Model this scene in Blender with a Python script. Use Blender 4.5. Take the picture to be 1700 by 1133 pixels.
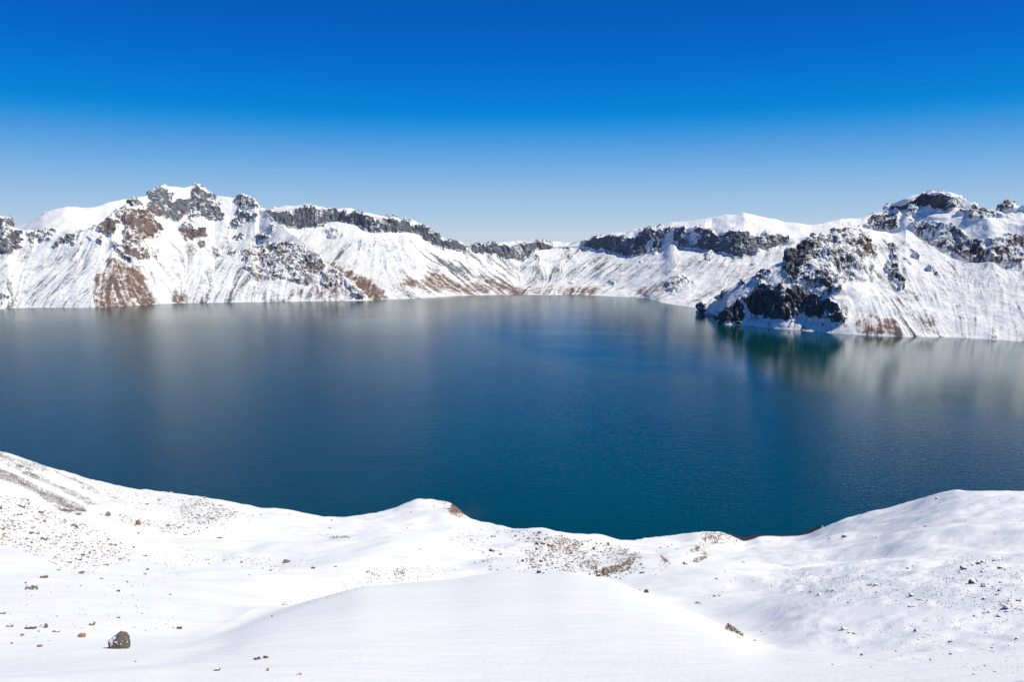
import bpy, math, random
import numpy as np
from mathutils import Vector, Matrix
from mathutils.bvhtree import BVHTree

random.seed(7)
RNG = np.random.default_rng(11)
for o in list(bpy.data.objects):
    bpy.data.objects.remove(o)
scene = bpy.context.scene
COL = scene.collection

# ------------------------------------------------------------------ camera
CAM_H = 350.0                      # metres above the lake
FPX = 1250.0                       # focal length in photograph pixels (1700 wide)
HORIZON = 386.0
PITCH = math.atan((566.5 - HORIZON) / FPX)
cam_data = bpy.data.cameras.new('camera')
cam_data.sensor_width = 36.0
cam_data.lens = 36.0 * FPX / 1700.0
cam_data.clip_start = 0.5
cam_data.clip_end = 40000.0
cam = bpy.data.objects.new('camera', cam_data)
COL.objects.link(cam)
cam.location = (0, 0, CAM_H)
cam.rotation_euler = (math.pi / 2 - PITCH, 0, 0)
scene.camera = cam

# ------------------------------------------------------------------ sky, sun, exposure
SUN_AZ = math.radians(95.0)        # clockwise from the view direction (to the right)
SUN_EL = math.radians(50.0)
world = bpy.data.worlds.new('World')
scene.world = world
world.use_nodes = True
wn = world.node_tree
for n in list(wn.nodes):
    wn.nodes.remove(n)
w_out = wn.nodes.new('ShaderNodeOutputWorld')
w_bg = wn.nodes.new('ShaderNodeBackground')
w_sky = wn.nodes.new('ShaderNodeTexSky')
w_sky.sky_type = 'NISHITA'
w_sky.sun_disc = False
w_sky.sun_elevation = SUN_EL
w_sky.sun_rotation = SUN_AZ
w_sky.altitude = 2500.0
w_sky.air_density = 1.0
w_sky.dust_density = 0.25
w_sky.ozone_density = 3.0
# the deep polarised blue of the photograph: the physical sky graded by height above the horizon
SKY = [(-0.3, (150, 165, 175)), (-0.02, (200, 214, 228)), (0.0, (194, 211, 228)), (0.018, (175, 203, 229)), (0.05, (150, 191, 229)), (0.081, (118, 175, 228)), (0.112, (78, 156, 224)), (0.135, (30, 143, 220)),
       (0.150, (0, 132, 217)), (0.181, (0, 119, 209)), (0.218, (0, 105, 201)), (0.255, (0, 95, 191)), (0.290, (0, 88, 182)), (0.45, (0, 82, 166)), (1.0, (0, 74, 142))]


def lin(c):
    c = c / 255.0
    return c / 12.92 if c <= .04045 else ((c + .055) / 1.055) ** 2.4


w_tc = wn.nodes.new('ShaderNodeTexCoord')
w_sep = wn.nodes.new('ShaderNodeSeparateXYZ')
w_map = wn.nodes.new('ShaderNodeMapRange')
w_map.inputs['From Min'].default_value = -0.3
w_map.inputs['From Max'].default_value = 1.0
w_ramp = wn.nodes.new('ShaderNodeValToRGB')
el = w_ramp.color_ramp.elements
while len(el) < len(SKY):
    el.new(0.5)
for e, (z_, c_) in zip(el, SKY):
    e.position = (z_ + 0.3) / 1.3
for e, (z_, c_) in zip(el, SKY):
    e.color = (lin(c_[0]), lin(c_[1]), lin(c_[2]), 1)
w_gain = wn.nodes.new('ShaderNodeVectorMath')
w_gain.operation = 'SCALE'
w_gain.inputs['Scale'].default_value = 10.0
w_mix = wn.nodes.new('ShaderNodeMix')
w_mix.data_type = 'RGBA'
w_mix.inputs[0].default_value = 0.985
wn.links.new(w_tc.outputs['Generated'], w_sep.inputs[0])
wn.links.new(w_sep.outputs[2], w_map.inputs['Value'])
wn.links.new(w_map.outputs[0], w_ramp.inputs[0])
wn.links.new(w_ramp.outputs[0], w_gain.inputs[0])
wn.links.new(w_sky.outputs[0], w_mix.inputs[6])
wn.links.new(w_gain.outputs[0], w_mix.inputs[7])
w_bg.inputs['Strength'].default_value = 0.099
wn.links.new(w_mix.outputs[2], w_bg.inputs['Color'])
wn.links.new(w_bg.outputs[0], w_out.inputs['Surface'])

sun_data = bpy.data.lights.new('sun', 'SUN')
sun_data.energy = 4.55
sun_data.angle = math.radians(0.5)
sun_data.color = (1.0, 0.94, 0.79)
sun = bpy.data.objects.new('sun', sun_data)
COL.objects.link(sun)
sdir = Vector((math.sin(SUN_AZ) * math.cos(SUN_EL), math.cos(SUN_AZ) * math.cos(SUN_EL), math.sin(SUN_EL)))
sun.rotation_euler = sdir.to_track_quat('Z', 'Y').to_euler()
sun.location = (3000, 0, 3000)

vs = scene.view_settings
vs.view_transform = 'Standard'
vs.look = 'None'
vs.gamma = 1.0
vs.exposure = 0.0
vs.use_curve_mapping = False
scene.cycles.max_bounces = 6
scene.cycles.use_denoising = True

# ------------------------------------------------------------------ numeric helpers
CP, SP = math.cos(PITCH), math.sin(PITCH)


def ray(px, py):
    """unit horizontal direction (hx, hy) and downward slope m of the sight line through a photo point"""
    x = (np.asarray(px, float) - 850.0) / FPX
    y = -(np.asarray(py, float) - 566.5) / FPX
    dx, dy, dz = x, y * SP + CP, y * CP - SP
    h = np.hypot(dx, dy)
    return dx / h, dy / h, -dz / h


def at(px, py, d):
    hx, hy, m = ray(px, py)
    return np.stack([hx * d, hy * d, CAM_H - m * d], -1)


def project(P):
    x, y, z = P[..., 0], P[..., 1], P[..., 2] - CAM_H
    fy = y * CP - z * SP
    uy = y * SP + z * CP
    return 850 + FPX * x / fy, 566.5 - FPX * uy / fy


_perm = np.random.default_rng(3).permutation(256)
_perm = np.concatenate([_perm, _perm, _perm])
_grad = np.array([[1, 1, 0], [-1, 1, 0], [1, -1, 0], [-1, -1, 0], [1, 0, 1], [-1, 0, 1], [1, 0, -1], [-1, 0, -1],
                  [0, 1, 1], [0, -1, 1], [0, 1, -1], [0, -1, -1], [1, 1, 0], [-1, 1, 0], [0, -1, 1], [0, -1, -1]], float)


def perlin(x, y, z):
    xi, yi, zi = np.floor(x), np.floor(y), np.floor(z)
    xf, yf, zf = x - xi, y - yi, z - zi
    xi, yi, zi = xi.astype(int) & 255, yi.astype(int) & 255, zi.astype(int) & 255
    u = xf * xf * xf * (xf * (xf * 6 - 15) + 10)
    v = yf * yf * yf * (yf * (yf * 6 - 15) + 10)
    w = zf * zf * zf * (zf * (zf * 6 - 15) + 10)
    res = 0
    for a in (0, 1):
        wx = u if a else 1 - u
        A = _perm[xi + a]
        for b in (0, 1):
            wy = v if b else 1 - v
            B = _perm[A + yi + b]
            for c in (0, 1):
                wz = w if c else 1 - w
                g = _grad[_perm[B + zi + c] & 15]
                res = res + wx * wy * wz * (g[..., 0] * (xf - a) + g[..., 1] * (yf - b) + g[..., 2] * (zf - c))
    return res


def fbm(P, scale, octaves=4, gain=0.5, seed=0.0, zs=1.0):
    s, amp, tot = 1.0 / scale, 1.0, 0.0
    for k in range(octaves):
        tot = tot + amp * perlin(P[..., 0] * s + seed + 13.7 * k, P[..., 1] * s + 5.1 * k, P[..., 2] * s * zs + 7.3 * seed)
        s *= 2.03
        amp *= gain
    return tot


def ridged(P, scale, octaves=4, gain=0.5, seed=0.0, zs=1.0):
    s, amp, tot = 1.0 / scale, 1.0, 0.0
    for k in range(octaves):
        n = 1.0 - 2.2 * np.abs(perlin(P[..., 0] * s + seed + 3.7 * k, P[..., 1] * s + 9.1 * k, P[..., 2] * s * zs + 2.3 * seed))
        tot = tot + amp * n
        s *= 2.1
        amp *= gain
    return tot


def blur1(a, n, axis):
    if n < 1:
        return a
    k = np.ones(2 * n + 1) / (2 * n + 1)
    pad = [(0, 0)] * a.ndim
    pad[axis] = (n, n)
    b = np.pad(a, pad, mode='edge')
    c = np.cumsum(b, axis=axis)
    z = np.zeros_like(np.take(c, [0], axis=axis))
    c = np.concatenate([z, c], axis=axis)
    L = a.shape[axis]
    return (np.take(c, np.arange(2 * n + 1, 2 * n + 1 + L), axis=axis) - np.take(c, np.arange(0, L), axis=axis)) / (2 * n + 1)


def blur(a, n):
    for _ in range(2):
        a = blur1(blur1(a, n, 0), n, 1)
    return a


def smooth01(x, a, b):
    t = np.clip((x - a) / (b - a), 0, 1)
    return t * t * (3 - 2 * t)


# zoom windows used while tracing the photograph: name -> (x0, y0, scale)
Z = {'L1': (0, 300, 5.15), 'L2': (200, 300, 5.15), 'L3': (400, 320, 5.9625), 'L4': (620, 360, 7.083), 'L5': (840, 380, 7.083),
     'L6': (1040, 340, 5.964), 'L7': (1150, 350, 5.15), 'L8': (1400, 300, 4.047), 'S': (0, 480, 22.66),
     'F1': (0, 740, 5.15), 'F2': (0, 930, 5.58), 'F3': (300, 820, 5.15), 'F4': (600, 810, 5.667), 'F5': (860, 860, 5.667),
     'F6': (1100, 860, 5.15), 'F7': (1380, 800, 5.15), 'F8': (1360, 930, 5.0), 'P': (0, 0, 1.0)}


def zp(z, pts):
    x0, y0, s = Z[z]
    return np.array([(x0 + a / s, y0 + b / s) for a, b in pts])


class MaskImage:
    """areas of bare ground on one piece of terrain, kept as small rasters that are sampled once per vertex"""

    def __init__(self, y0, y1, res=2):
        self.y0, self.res = y0, res
        self.H, self.W = int((y1 - y0) * res), int(1900 * res)
        self.ch = {}

    def poly(self, ch, z, pts, v):
        p = zp(z, pts) if isinstance(z, str) else np.array(pts, float)
        im = self.ch.setdefault(ch, np.zeros((self.H, self.W)))
        X = (p[:, 0] + 100) * self.res
        Y = (p[:, 1] - self.y0) * self.res
        a0, a1 = max(0, int(X.min()) - 1), min(self.W, int(X.max()) + 2)
        b0, b1 = max(0, int(Y.min()) - 1), min(self.H, int(Y.max()) + 2)
        if a1 <= a0 or b1 <= b0:
            return
        gx, gy = np.meshgrid(np.arange(a0, a1) + .5, np.arange(b0, b1) + .5)
        ins = np.zeros(gx.shape, bool)
        n = len(X)
        for i in range(n):
            x1, y1, x2, y2 = X[i], Y[i], X[(i + 1) % n], Y[(i + 1) % n]
            if y1 == y2:
                continue
            c = (y1 > gy) != (y2 > gy)
            ins ^= c & (gx < (x2 - x1) * (gy - y1) / (y2 - y1) + x1)
        sub = im[b0:b1, a0:a1]
        sub[ins] = np.maximum(sub[ins], v) if v >= 0 else np.minimum(sub[ins], 0)

    def sample(self, ch, px, py, soft=2):
        if ch not in self.ch:
            return np.zeros(px.shape)
        key = (ch, soft)
        im = blur(self.ch[ch], soft)
        x = np.clip((px + 100) * self.res, 0, self.W - 2)
        y = np.clip((py - self.y0) * self.res, 0, self.H - 2)
        xi, yi = x.astype(int), y.astype(int)
        fx, fy = x - xi, y - yi
        return (im[yi, xi] * (1 - fx) * (1 - fy) + im[yi, xi + 1] * fx * (1 - fy) + im[yi + 1, xi] * (1 - fx) * fy + im[yi + 1, xi + 1] * fx * fy)


def grid_mesh(name, P, attrs, mat, flip=False):
    R, C = P.shape[:2]
    me = bpy.data.meshes.new(name)
    idx = np.arange(R * C).reshape(R, C)
    q = np.stack([idx[:-1, :-1], idx[:-1, 1:], idx[1:, 1:], idx[1:, :-1]], -1).reshape(-1, 4)
    if flip:
        q = q[:, ::-1]
    nf = len(q)
    me.vertices.add(R * C)
    me.vertices.foreach_set('co', P.reshape(-1).astype(np.float32))
    me.loops.add(nf * 4)
    me.loops.foreach_set('vertex_index', q.reshape(-1).astype(np.int32))
    me.polygons.add(nf)
    me.polygons.foreach_set('loop_start', (np.arange(nf) * 4).astype(np.int32))
    me.polygons.foreach_set('loop_total', np.full(nf, 4, np.int32))
    me.update(calc_edges=True)
    me.polygons.foreach_set('use_smooth', np.ones(nf, bool))
    for k, v in attrs.items():
        v = np.asarray(v)
        if v.ndim == 2:
            a = me.attributes.new(k, 'FLOAT', 'POINT')
            a.data.foreach_set('value', v.reshape(-1).astype(np.float32))
    me.materials.append(mat)
    o = bpy.data.objects.new(name, me)
    COL.objects.link(o)
    return o


def normals(P):
    tu = np.gradient(P, axis=1)
    tv = np.gradient(P, axis=0)
    n = np.cross(tu, tv)
    n /= np.linalg.norm(n, axis=-1, keepdims=True) + 1e-9
    return n


def streaks(P, noise, steps):
    """smear a noise field along the fall lines of the surface (line integral convolution): gullies, scree runs, snow streaks"""
    R, C = P.shape[:2]
    tu, tv = np.gradient(P, axis=1), np.gradient(P, axis=0)
    E, F_, G = (tu * tu).sum(-1), (tu * tv).sum(-1), (tv * tv).sum(-1)
    zu, zv = tu[..., 2], tv[..., 2]
    det = E * G - F_ * F_ + 1e-6
    gu = (G * zu - F_ * zv) / det
    gv = (E * zv - F_ * zu) / det
    gu, gv = blur(gu, 3), blur(gv, 3)
    L = np.hypot(gu, gv) + 1e-9
    gu, gv = gu / L, gv / L
    acc = noise.copy()
    jj, ii = np.meshgrid(np.arange(C, dtype=float), np.arange(R, dtype=float))
    for s in (1, -1):
        x, y = jj.copy(), ii.copy()
        for k in range(steps):
            xi = np.clip(x + .5, 0, C - 1).astype(int)
            yi = np.clip(y + .5, 0, R - 1).astype(int)
            x = x + s * gu[yi, xi]
            y = y + s * gv[yi, xi]
            xi = np.clip(x + .5, 0, C - 1).astype(int)
            yi = np.clip(y + .5, 0, R - 1).astype(int)
            acc += noise[yi, xi]
    acc -= blur(acc, 25)
    return acc / (acc.std() + 1e-9)


# ------------------------------------------------------------------ materials
def new_mat(name):
    m = bpy.data.materials.new(name)
    m.use_nodes = True
    nt = m.node_tree
    b = nt.nodes['Principled BSDF']
    return m, nt, b


def N(nt, t, **kw):
    n = nt.nodes.new(t)
    for k, v in kw.items():
        if k == 'inp':
            for a, b in v.items():
                n.inputs[a].default_value = b
        else:
            setattr(n, k, v)
    return n


def math_node(nt, op, a, b=None, c=None, clamp=False):
    n = nt.nodes.new('ShaderNodeMath')
    n.operation = op
    n.use_clamp = clamp
    for i, v in enumerate((a, b, c)):
        if v is None:
            continue
        if isinstance(v, (int, float)):
            n.inputs[i].default_value = v
        else:
            nt.links.new(v, n.inputs[i])
    return n.outputs[0]


def mix_col(nt, f, a, b):
    n = nt.nodes.new('ShaderNodeMix')
    n.data_type = 'RGBA'
    if isinstance(f, (int, float)):
        n.inputs[0].default_value = f
    else:
        nt.links.new(f, n.inputs[0])
    for i, v in ((6, a), (7, b)):
        if isinstance(v, tuple):
            n.inputs[i].default_value = (*v, 1)
        else:
            nt.links.new(v, n.inputs[i])
    return n.outputs[2]


def noise_tex(nt, vec, scale, detail=3.0, rough=0.55):
    n = nt.nodes.new('ShaderNodeTexNoise')
    n.inputs['Scale'].default_value = scale
    n.inputs['Detail'].default_value = detail
    n.inputs['Roughness'].default_value = rough
    nt.links.new(vec, n.inputs['Vector'])
    return n.outputs['Fac']


def attr(nt, name):
    n = nt.nodes.new('ShaderNodeAttribute')
    n.attribute_name = name
    return n.outputs['Fac']


def mountain_material(name, s, rock_a, rock_b, soil_a, soil_b, snow=(0.89, 0.88, 0.862)):
    """snow over rock and bare earth; s is the size in metres of the finest patches"""
    m, nt, b = new_mat(name)
    geo = N(nt, 'ShaderNodeNewGeometry')
    pos = geo.outputs['Position']
    rock, soil, red, dust = attr(nt, 'rock'), attr(nt, 'soil'), attr(nt, 'red'), attr(nt, 'dust')
    mpv = N(nt, 'ShaderNodeMapping', inp={'Scale': (1, 1, 0.26)})
    nt.links.new(pos, mpv.inputs['Vector'])
    n1 = noise_tex(nt, mpv.outputs[0], 1.0 / (s * 2.6), 5.0, 0.7)
    n2 = noise_tex(nt, mpv.outputs[0], 1.0 / (s * 0.6), 3.0, 0.65)
    brk = math_node(nt, 'MULTIPLY_ADD', n1, 0.5, math_node(nt, 'MULTIPLY', n2, 0.5))
    brk = math_node(nt, 'SUBTRACT', brk, 0.5)

    def crisp(cov):
        x = math_node(nt, 'MULTIPLY_ADD', brk, 2.6, cov)
        x = math_node(nt, 'SUBTRACT', x, 0.5)
        return math_node(nt, 'MULTIPLY_ADD', x, 2.6, 0.5, clamp=True)
    f_rock = crisp(rock)
    f_soil = math_node(nt, 'MULTIPLY_ADD', math_node(nt, 'SUBTRACT', math_node(nt, 'MULTIPLY_ADD', brk, 2.0, soil), 0.5), 1.7, 0.5, clamp=True)
    n3 = noise_tex(nt, pos, 1.0 / (s * 8), 5.0, 0.6)
    t3 = math_node(nt, 'MULTIPLY_ADD', n3, 2.4, -0.7, clamp=True)
    rc = mix_col(nt, t3, rock_a, tuple(c * 1.75 for c in rock_a))
    rc2 = mix_col(nt, t3, rock_b, tuple(c * 1.6 for c in rock_b))
    rc = mix_col(nt, red, rc, rc2)
    sc = mix_col(nt, t3, soil_a, soil_b)
    # thin snow with stones showing through
    fd = math_node(nt, 'MULTIPLY_ADD', brk, 1.8, math_node(nt, 'SUBTRACT', dust, 0.16))
    fd = math_node(nt, 'MULTIPLY', math_node(nt, 'MULTIPLY', fd, 1.9, clamp=True), 0.62)
    c = mix_col(nt, fd, snow, tuple(x_ * 1.5 for x_ in rock_a))
    c = mix_col(nt, f_soil, c, sc)
    c = mix_col(nt, f_rock, c, rc)
    nt.links.new(c, b.inputs['Base Color'])
    b.inputs['Roughness'].default_value = 0.85
    b.inputs['Specular IOR Level'].default_value = 0.15
    bump = N(nt, 'ShaderNodeBump', inp={'Strength': 0.4, 'Distance': s * 0.4})
    nt.links.new(brk, bump.inputs['Height'])
    nt.links.new(bump.outputs[0], b.inputs['Normal'])
    return m


MAT_MOUNT = mountain_material('snowy_rock', 5.5, (0.100, 0.106, 0.122), (0.13, 0.094, 0.086), (0.13, 0.078, 0.058), (0.23, 0.14, 0.105))
MAT_PROM = mountain_material('snowy_dark_rock', 5.0, (0.075, 0.073, 0.078), (0.10, 0.074, 0.064), (0.13, 0.08, 0.062), (0.22, 0.14, 0.108))


def snow_material():
    m, nt, b = new_mat('foreground_snow')
    geo = N(nt, 'ShaderNodeNewGeometry')
    pos = geo.outputs['Position']
    soil, gravel = attr(nt, 'soil'), attr(nt, 'gravel')
    n1 = noise_tex(nt, pos, 0.7, 4.0, 0.65)
    n2 = noise_tex(nt, pos, 2.6, 3.0, 0.6)
    brk = math_node(nt, 'SUBTRACT', math_node(nt, 'MULTIPLY_ADD', n1, 0.6, math_node(nt, 'MULTIPLY', n2, 0.4)), 0.5)

    def crisp(cov):
        x = math_node(nt, 'SUBTRACT', math_node(nt, 'MULTIPLY_ADD', brk, 3.0, cov), 0.5)
        return math_node(nt, 'MULTIPLY_ADD', x, 3.0, 0.5, clamp=True)
    n3 = noise_tex(nt, pos, 0.12, 4.0, 0.6)
    sc = mix_col(nt, math_node(nt, 'MULTIPLY_ADD', n3, 2.4, -0.7, clamp=True), (0.17, 0.095, 0.055), (0.34, 0.20, 0.12))
    gc = mix_col(nt, math_node(nt, 'MULTIPLY_ADD', n2, 2.4, -0.7, clamp=True), (0.10, 0.088, 0.08), (0.23, 0.20, 0.18))
    c = mix_col(nt, crisp(gravel), (0.90, 0.888, 0.866), gc)
    c = mix_col(nt, crisp(soil), c, sc)
    wet = attr(nt, 'wet')
    c = mix_col(nt, wet, c, (0.035, 0.03, 0.03))
    nt.links.new(c, b.inputs['Base Color'])
    b.inputs['Roughness'].default_value = 0.7
    b.inputs['Specular IOR Level'].default_value = 0.2
    # wind-packed snow: long low ripples and a fine crust
    mp = N(nt, 'ShaderNodeMapping', inp={'Scale': (0.10, 0.32, 0.32), 'Rotation': (0, 0, 0.35)})
    nt.links.new(pos, mp.inputs['Vector'])
    w = noise_tex(nt, mp.outputs[0], 1.0, 5.0, 0.55)
    fine = noise_tex(nt, pos, 2.2, 3.0, 0.6)
    hgt = math_node(nt, 'MULTIPLY_ADD', fine, 0.16, w)
    bump = N(nt, 'ShaderNodeBump', inp={'Strength': 0.75, 'Distance': 0.5})
    nt.links.new(hgt, bump.inputs['Height'])
    nt.links.new(bump.outputs[0], b.inputs['Normal'])
    return m


MAT_SNOW = snow_material()


def stone_material(name, a, b_, snow=0.0, scale=1.6):
    m, nt, b = new_mat(name)
    tc = N(nt, 'ShaderNodeTexCoord')
    info = N(nt, 'ShaderNodeObjectInfo')
    geo = N(nt, 'ShaderNodeNewGeometry')
    pos = geo.outputs['Position']
    n = noise_tex(nt, pos, scale, 5.0, 0.62)
    f = math_node(nt, 'MULTIPLY_ADD', n, 2.0, -0.5, clamp=True)
    c = mix_col(nt, f, a, b_)
    hs = N(nt, 'ShaderNodeHueSaturation')
    nt.links.new(c, hs.inputs['Color'])
    nt.links.new(math_node(nt, 'MULTIPLY_ADD', info.outputs['Random'], 0.5, 0.75), hs.inputs['Value'])
    nt.links.new(math_node(nt, 'MULTIPLY_ADD', info.outputs['Random'], 0.7, 0.6), hs.inputs['Saturation'])
    c = hs.outputs[0]
    if snow > 0:
        sep = N(nt, 'ShaderNodeSeparateXYZ')
        nt.links.new(geo.outputs['Normal'], sep.inputs[0])
        n2 = noise_tex(nt, pos, scale * 2.2, 3.0, 0.6)
        x = math_node(nt, 'MULTIPLY_ADD', n2, 0.9, math_node(nt, 'SUBTRACT', sep.outputs[2], 1.45 - snow))
        c = mix_col(nt, math_node(nt, 'MULTIPLY', x, 9.0, clamp=True), c, (0.86, 0.87, 0.88))
    nt.links.new(c, b.inputs['Base Color'])
    b.inputs['Roughness'].default_value = 0.9
    b.inputs['Specular IOR Level'].default_value = 0.2
    bump = N(nt, 'ShaderNodeBump', inp={'Strength': 0.6, 'Distance': 0.15})
    nt.links.new(noise_tex(nt, pos, scale * 4, 4.0, 0.65), bump.inputs['Height'])
    nt.links.new(bump.outputs[0], b.inputs['Normal'])
    return m


MAT_STONE = stone_material('brown_stone', (0.13, 0.085, 0.06), (0.27, 0.18, 0.13), 0.15)
MAT_STONE_GREY = stone_material('grey_stone', (0.075, 0.066, 0.058), (0.18, 0.155, 0.13), 0.3)
MAT_STONE_DARK = stone_material('dark_stone', (0.05, 0.042, 0.036), (0.12, 0.10, 0.085), 0.55)
MAT_BOULDER = stone_material('boulder_stone', (0.095, 0.08, 0.064), (0.19, 0.16, 0.125), 0.0, 1.2)


def water_material():
    m, nt, b = new_mat('lake_water')
    geo = N(nt, 'ShaderNodeNewGeometry')
    pos = geo.outputs['Position']
    calm, shal = attr(nt, 'calm'), attr(nt, 'shallow')
    big = noise_tex(nt, pos, 1 / 700.0, 3.0, 0.5)
    deep = mix_col(nt, math_node(nt, 'MULTIPLY_ADD', big, 2.0, -0.5, clamp=True), (0.0, 0.030, 0.032), (0.0, 0.054, 0.052))
    c = mix_col(nt, shal, deep, (0.035, 0.05, 0.05))
    nt.links.new(c, b.inputs['Base Color'])
    b.inputs['IOR'].default_value = 1.65
    b.inputs['Specular IOR Level'].default_value = 0.6
    nt.links.new(attr(nt, 'rough'), b.inputs['Roughness'])
    mp = N(nt, 'ShaderNodeMapping', inp={'Scale': (0.055, 0.16, 0.1), 'Rotation': (0, 0, 0.25)})
    nt.links.new(pos, mp.inputs['Vector'])
    h = noise_tex(nt, mp.outputs[0], 1.0, 6.0, 0.62)
    h2 = noise_tex(nt, mp.outputs[0], 3.3, 4.0, 0.6)
    h = math_node(nt, 'MULTIPLY_ADD', h2, 0.42, h)
    bump = N(nt, 'ShaderNodeBump', inp={'Distance': 2.2})
    nt.links.new(math_node(nt, 'MULTIPLY_ADD', calm, -0.15, 0.23), bump.inputs['Strength'])
    nt.links.new(h, bump.inputs['Height'])
    nt.links.new(bump.outputs[0], b.inputs['Normal'])
    return m


MAT_WATER = water_material()


# ------------------------------------------------------------------ terrain from traced contour lines
def line(pts, px, n=0):
    p = np.array(pts, float)
    y = np.interp(px, p[:, 0], p[:, 1])
    if n:
        y = blur1(blur1(y, n, 0), n, 0)
    return y


def shore_d(px, py):
    _, _, m = ray(px, py)
    return CAM_H / m


def next_d(px, py, d1, z1, tan):
    """range at which a slope of the given steepness, starting at range d1 and height z1, crosses the sight line"""
    _, _, m = ray(px, py)
    return (CAM_H - z1 + d1 * tan) / np.maximum(m + tan, 0.05)


def stack(px, curves, rows, hermite=False):
    """curves: list of (C,3) arrays from near to far; rows: number of rows in each interval"""
    out = []
    K = len(curves)
    for k in range(K - 1):
        a, b = curves[k], curves[k + 1]
        n = rows[k]
        t = (np.arange(n + (1 if k == K - 2 else 0)) / n)[:, None, None]
        if not hermite:
            out.append(a * (1 - t) + b * t)
        else:
            def tang(i):
                if i == 0:
                    return curves[1] - curves[0]
                if i == K - 1:
                    return curves[-1] - curves[-2]
                l0 = np.linalg.norm(curves[i] - curves[i - 1], axis=-1, keepdims=True)
                l1 = np.linalg.norm(curves[i + 1] - curves[i], axis=-1, keepdims=True)
                s0 = (curves[i] - curves[i - 1]) / l0
                s1 = (curves[i + 1] - curves[i]) / l1
                return (s0 * l1 + s1 * l0) / (l0 + l1)
            L = np.linalg.norm(b - a, axis=-1, keepdims=True)
            ta = tang(k) * (L if k > 0 else 1)
            tb = tang(k + 1) * (L if k + 1 < K - 1 else 1)
            h00, h10 = 2 * t**3 - 3 * t**2 + 1, t**3 - 2 * t**2 + t
            h01, h11 = -2 * t**3 + 3 * t**2, t**3 - t**2
            out.append(a * h00 + ta * h10 + b * h01 + tb * h11)
    return np.concatenate(out, 0)


def finish_mountain(name, P, mask, mat, bulge=14.0, rough=9.0, gully=2.2, seed=1.0, label=None, ribs=1.0, relief=4.0):
    """give the smooth slopes their crags, gullies and patches of bare ground, then build the mesh"""
    P = P.copy()
    px, py = project(P)
    n0 = normals(P)
    if n0[..., 2].mean() < 0:
        n0 = -n0
    k0 = smooth01(P[..., 2], 0.0, 60.0)
    rel = mask.sample('relief', px, py, 16)
    P += n0 * (k0 * (relief + rel * 24.0) * (ridged(P, 170, 3, .45, seed + 60, .22) - .62))[..., None]
    w1 = fbm(P, 60, 3, .6, seed + 20) * 7.0
    w2 = fbm(P, 60, 3, .6, seed + 31) * 7.0
    wx, wy = px + w1, py + w2 * .8
    rock = mask.sample('rock', wx, wy, 3)
    rock = rock * (1 + .42 * fbm(P, 130, 3, .6, seed + 80))
    soil = mask.sample('soil', wx, wy, 7)
    speck = mask.sample('speck', wx, wy, 8)
    red = mask.sample('red', px, py, 10)
    white = RNG.standard_normal(P.shape[:2])
    st_f = streaks(P, white, 14)
    st_c = streaks(P, blur(white, 2) * 5, 26)
    n = normals(P)
    if n[..., 2].mean() < 0:
        n = -n
    R = P.shape[0]
    keep = smooth01(P[..., 2], -2.0, 12.0)          # leave the shoreline where it is
    halo = mask.sample('rock', px + w1 * 1.5, py + w2 * 1.5, 12)
    rsoft = smooth01(rock, 0.12, 0.6)
    crag = ridged(P, 85, 4, .5, seed, .3)
    crag2 = ridged(P * np.array([1, 1, .16]), 24, 3, .6, seed + 5)
    disp = rsoft * (bulge * (0.35 + 0.65 * smooth01(crag, -.2, 1.2)) + rough * (crag - .45) * .8 + rough * .5 * (crag2 - .4) * ribs)
    disp += (1 - rsoft) * ((st_c * gully * .16 + st_f * gully * .08) * (.4 + smooth01(fbm(P, 220, 2, .5, seed + 12), -.2, .4)) + fbm(P, 160, 5, .5, seed + 9) * 9.0)
    P2 = P + n * (disp * keep)[..., None]
    n2 = normals(P2)
    if n2[..., 2].mean() < 0:
        n2 = -n2
    fine = fbm(P2, 24, 4, .7, seed + 2, .22)
    # rock shows where it is steep; snow keeps the ledges
    steep = (0.62 - n2[..., 2])
    cov = rock * .92 + rsoft * (steep * 0.5 + fine * .5 + st_f * .06 + (rock - .7) * .3)
    cov = np.where(rock < .04, 0, cov)
    hal = halo * .42 + smooth01(halo, .05, .4) * (fine * .55 + st_c * .07 + st_f * .05) - .08
    cov = np.maximum(cov, np.where(halo > .05, hal, 0))
    cov_s = soil * .95 + smooth01(soil, .08, .5) * (st_f * .12 + st_c * .10 + fine * .3 - .06)
    cov_s = np.where(soil < .03, -1, cov_s)
    speck = np.maximum(speck, .36 * (1 - smooth01(P[..., 2], 260, 420)) + .18 * smooth01(fbm(P, 120, 3, .6, seed + 70), .0, .4))
    sp = speck * (.60 + st_f * .22 + st_c * .18 + RNG.standard_normal(P.shape[:2]) * .10 + fine * .2)
    sp = np.where(speck < .02, 0, sp)
    dust = np.clip(sp, 0, 1)
    cov = np.maximum(cov, sp - .12 * (sp < .55))
    o = grid_mesh(name, P2, {'rock': cov, 'soil': cov_s, 'dust': dust, 'red': np.clip(red + fbm(P, 90, 3, .5, seed + 40) * .5, 0, 1)}, mat)
    o['kind'] = 'structure'
    if label:
        o['label'] = label
    return o, P2


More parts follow.
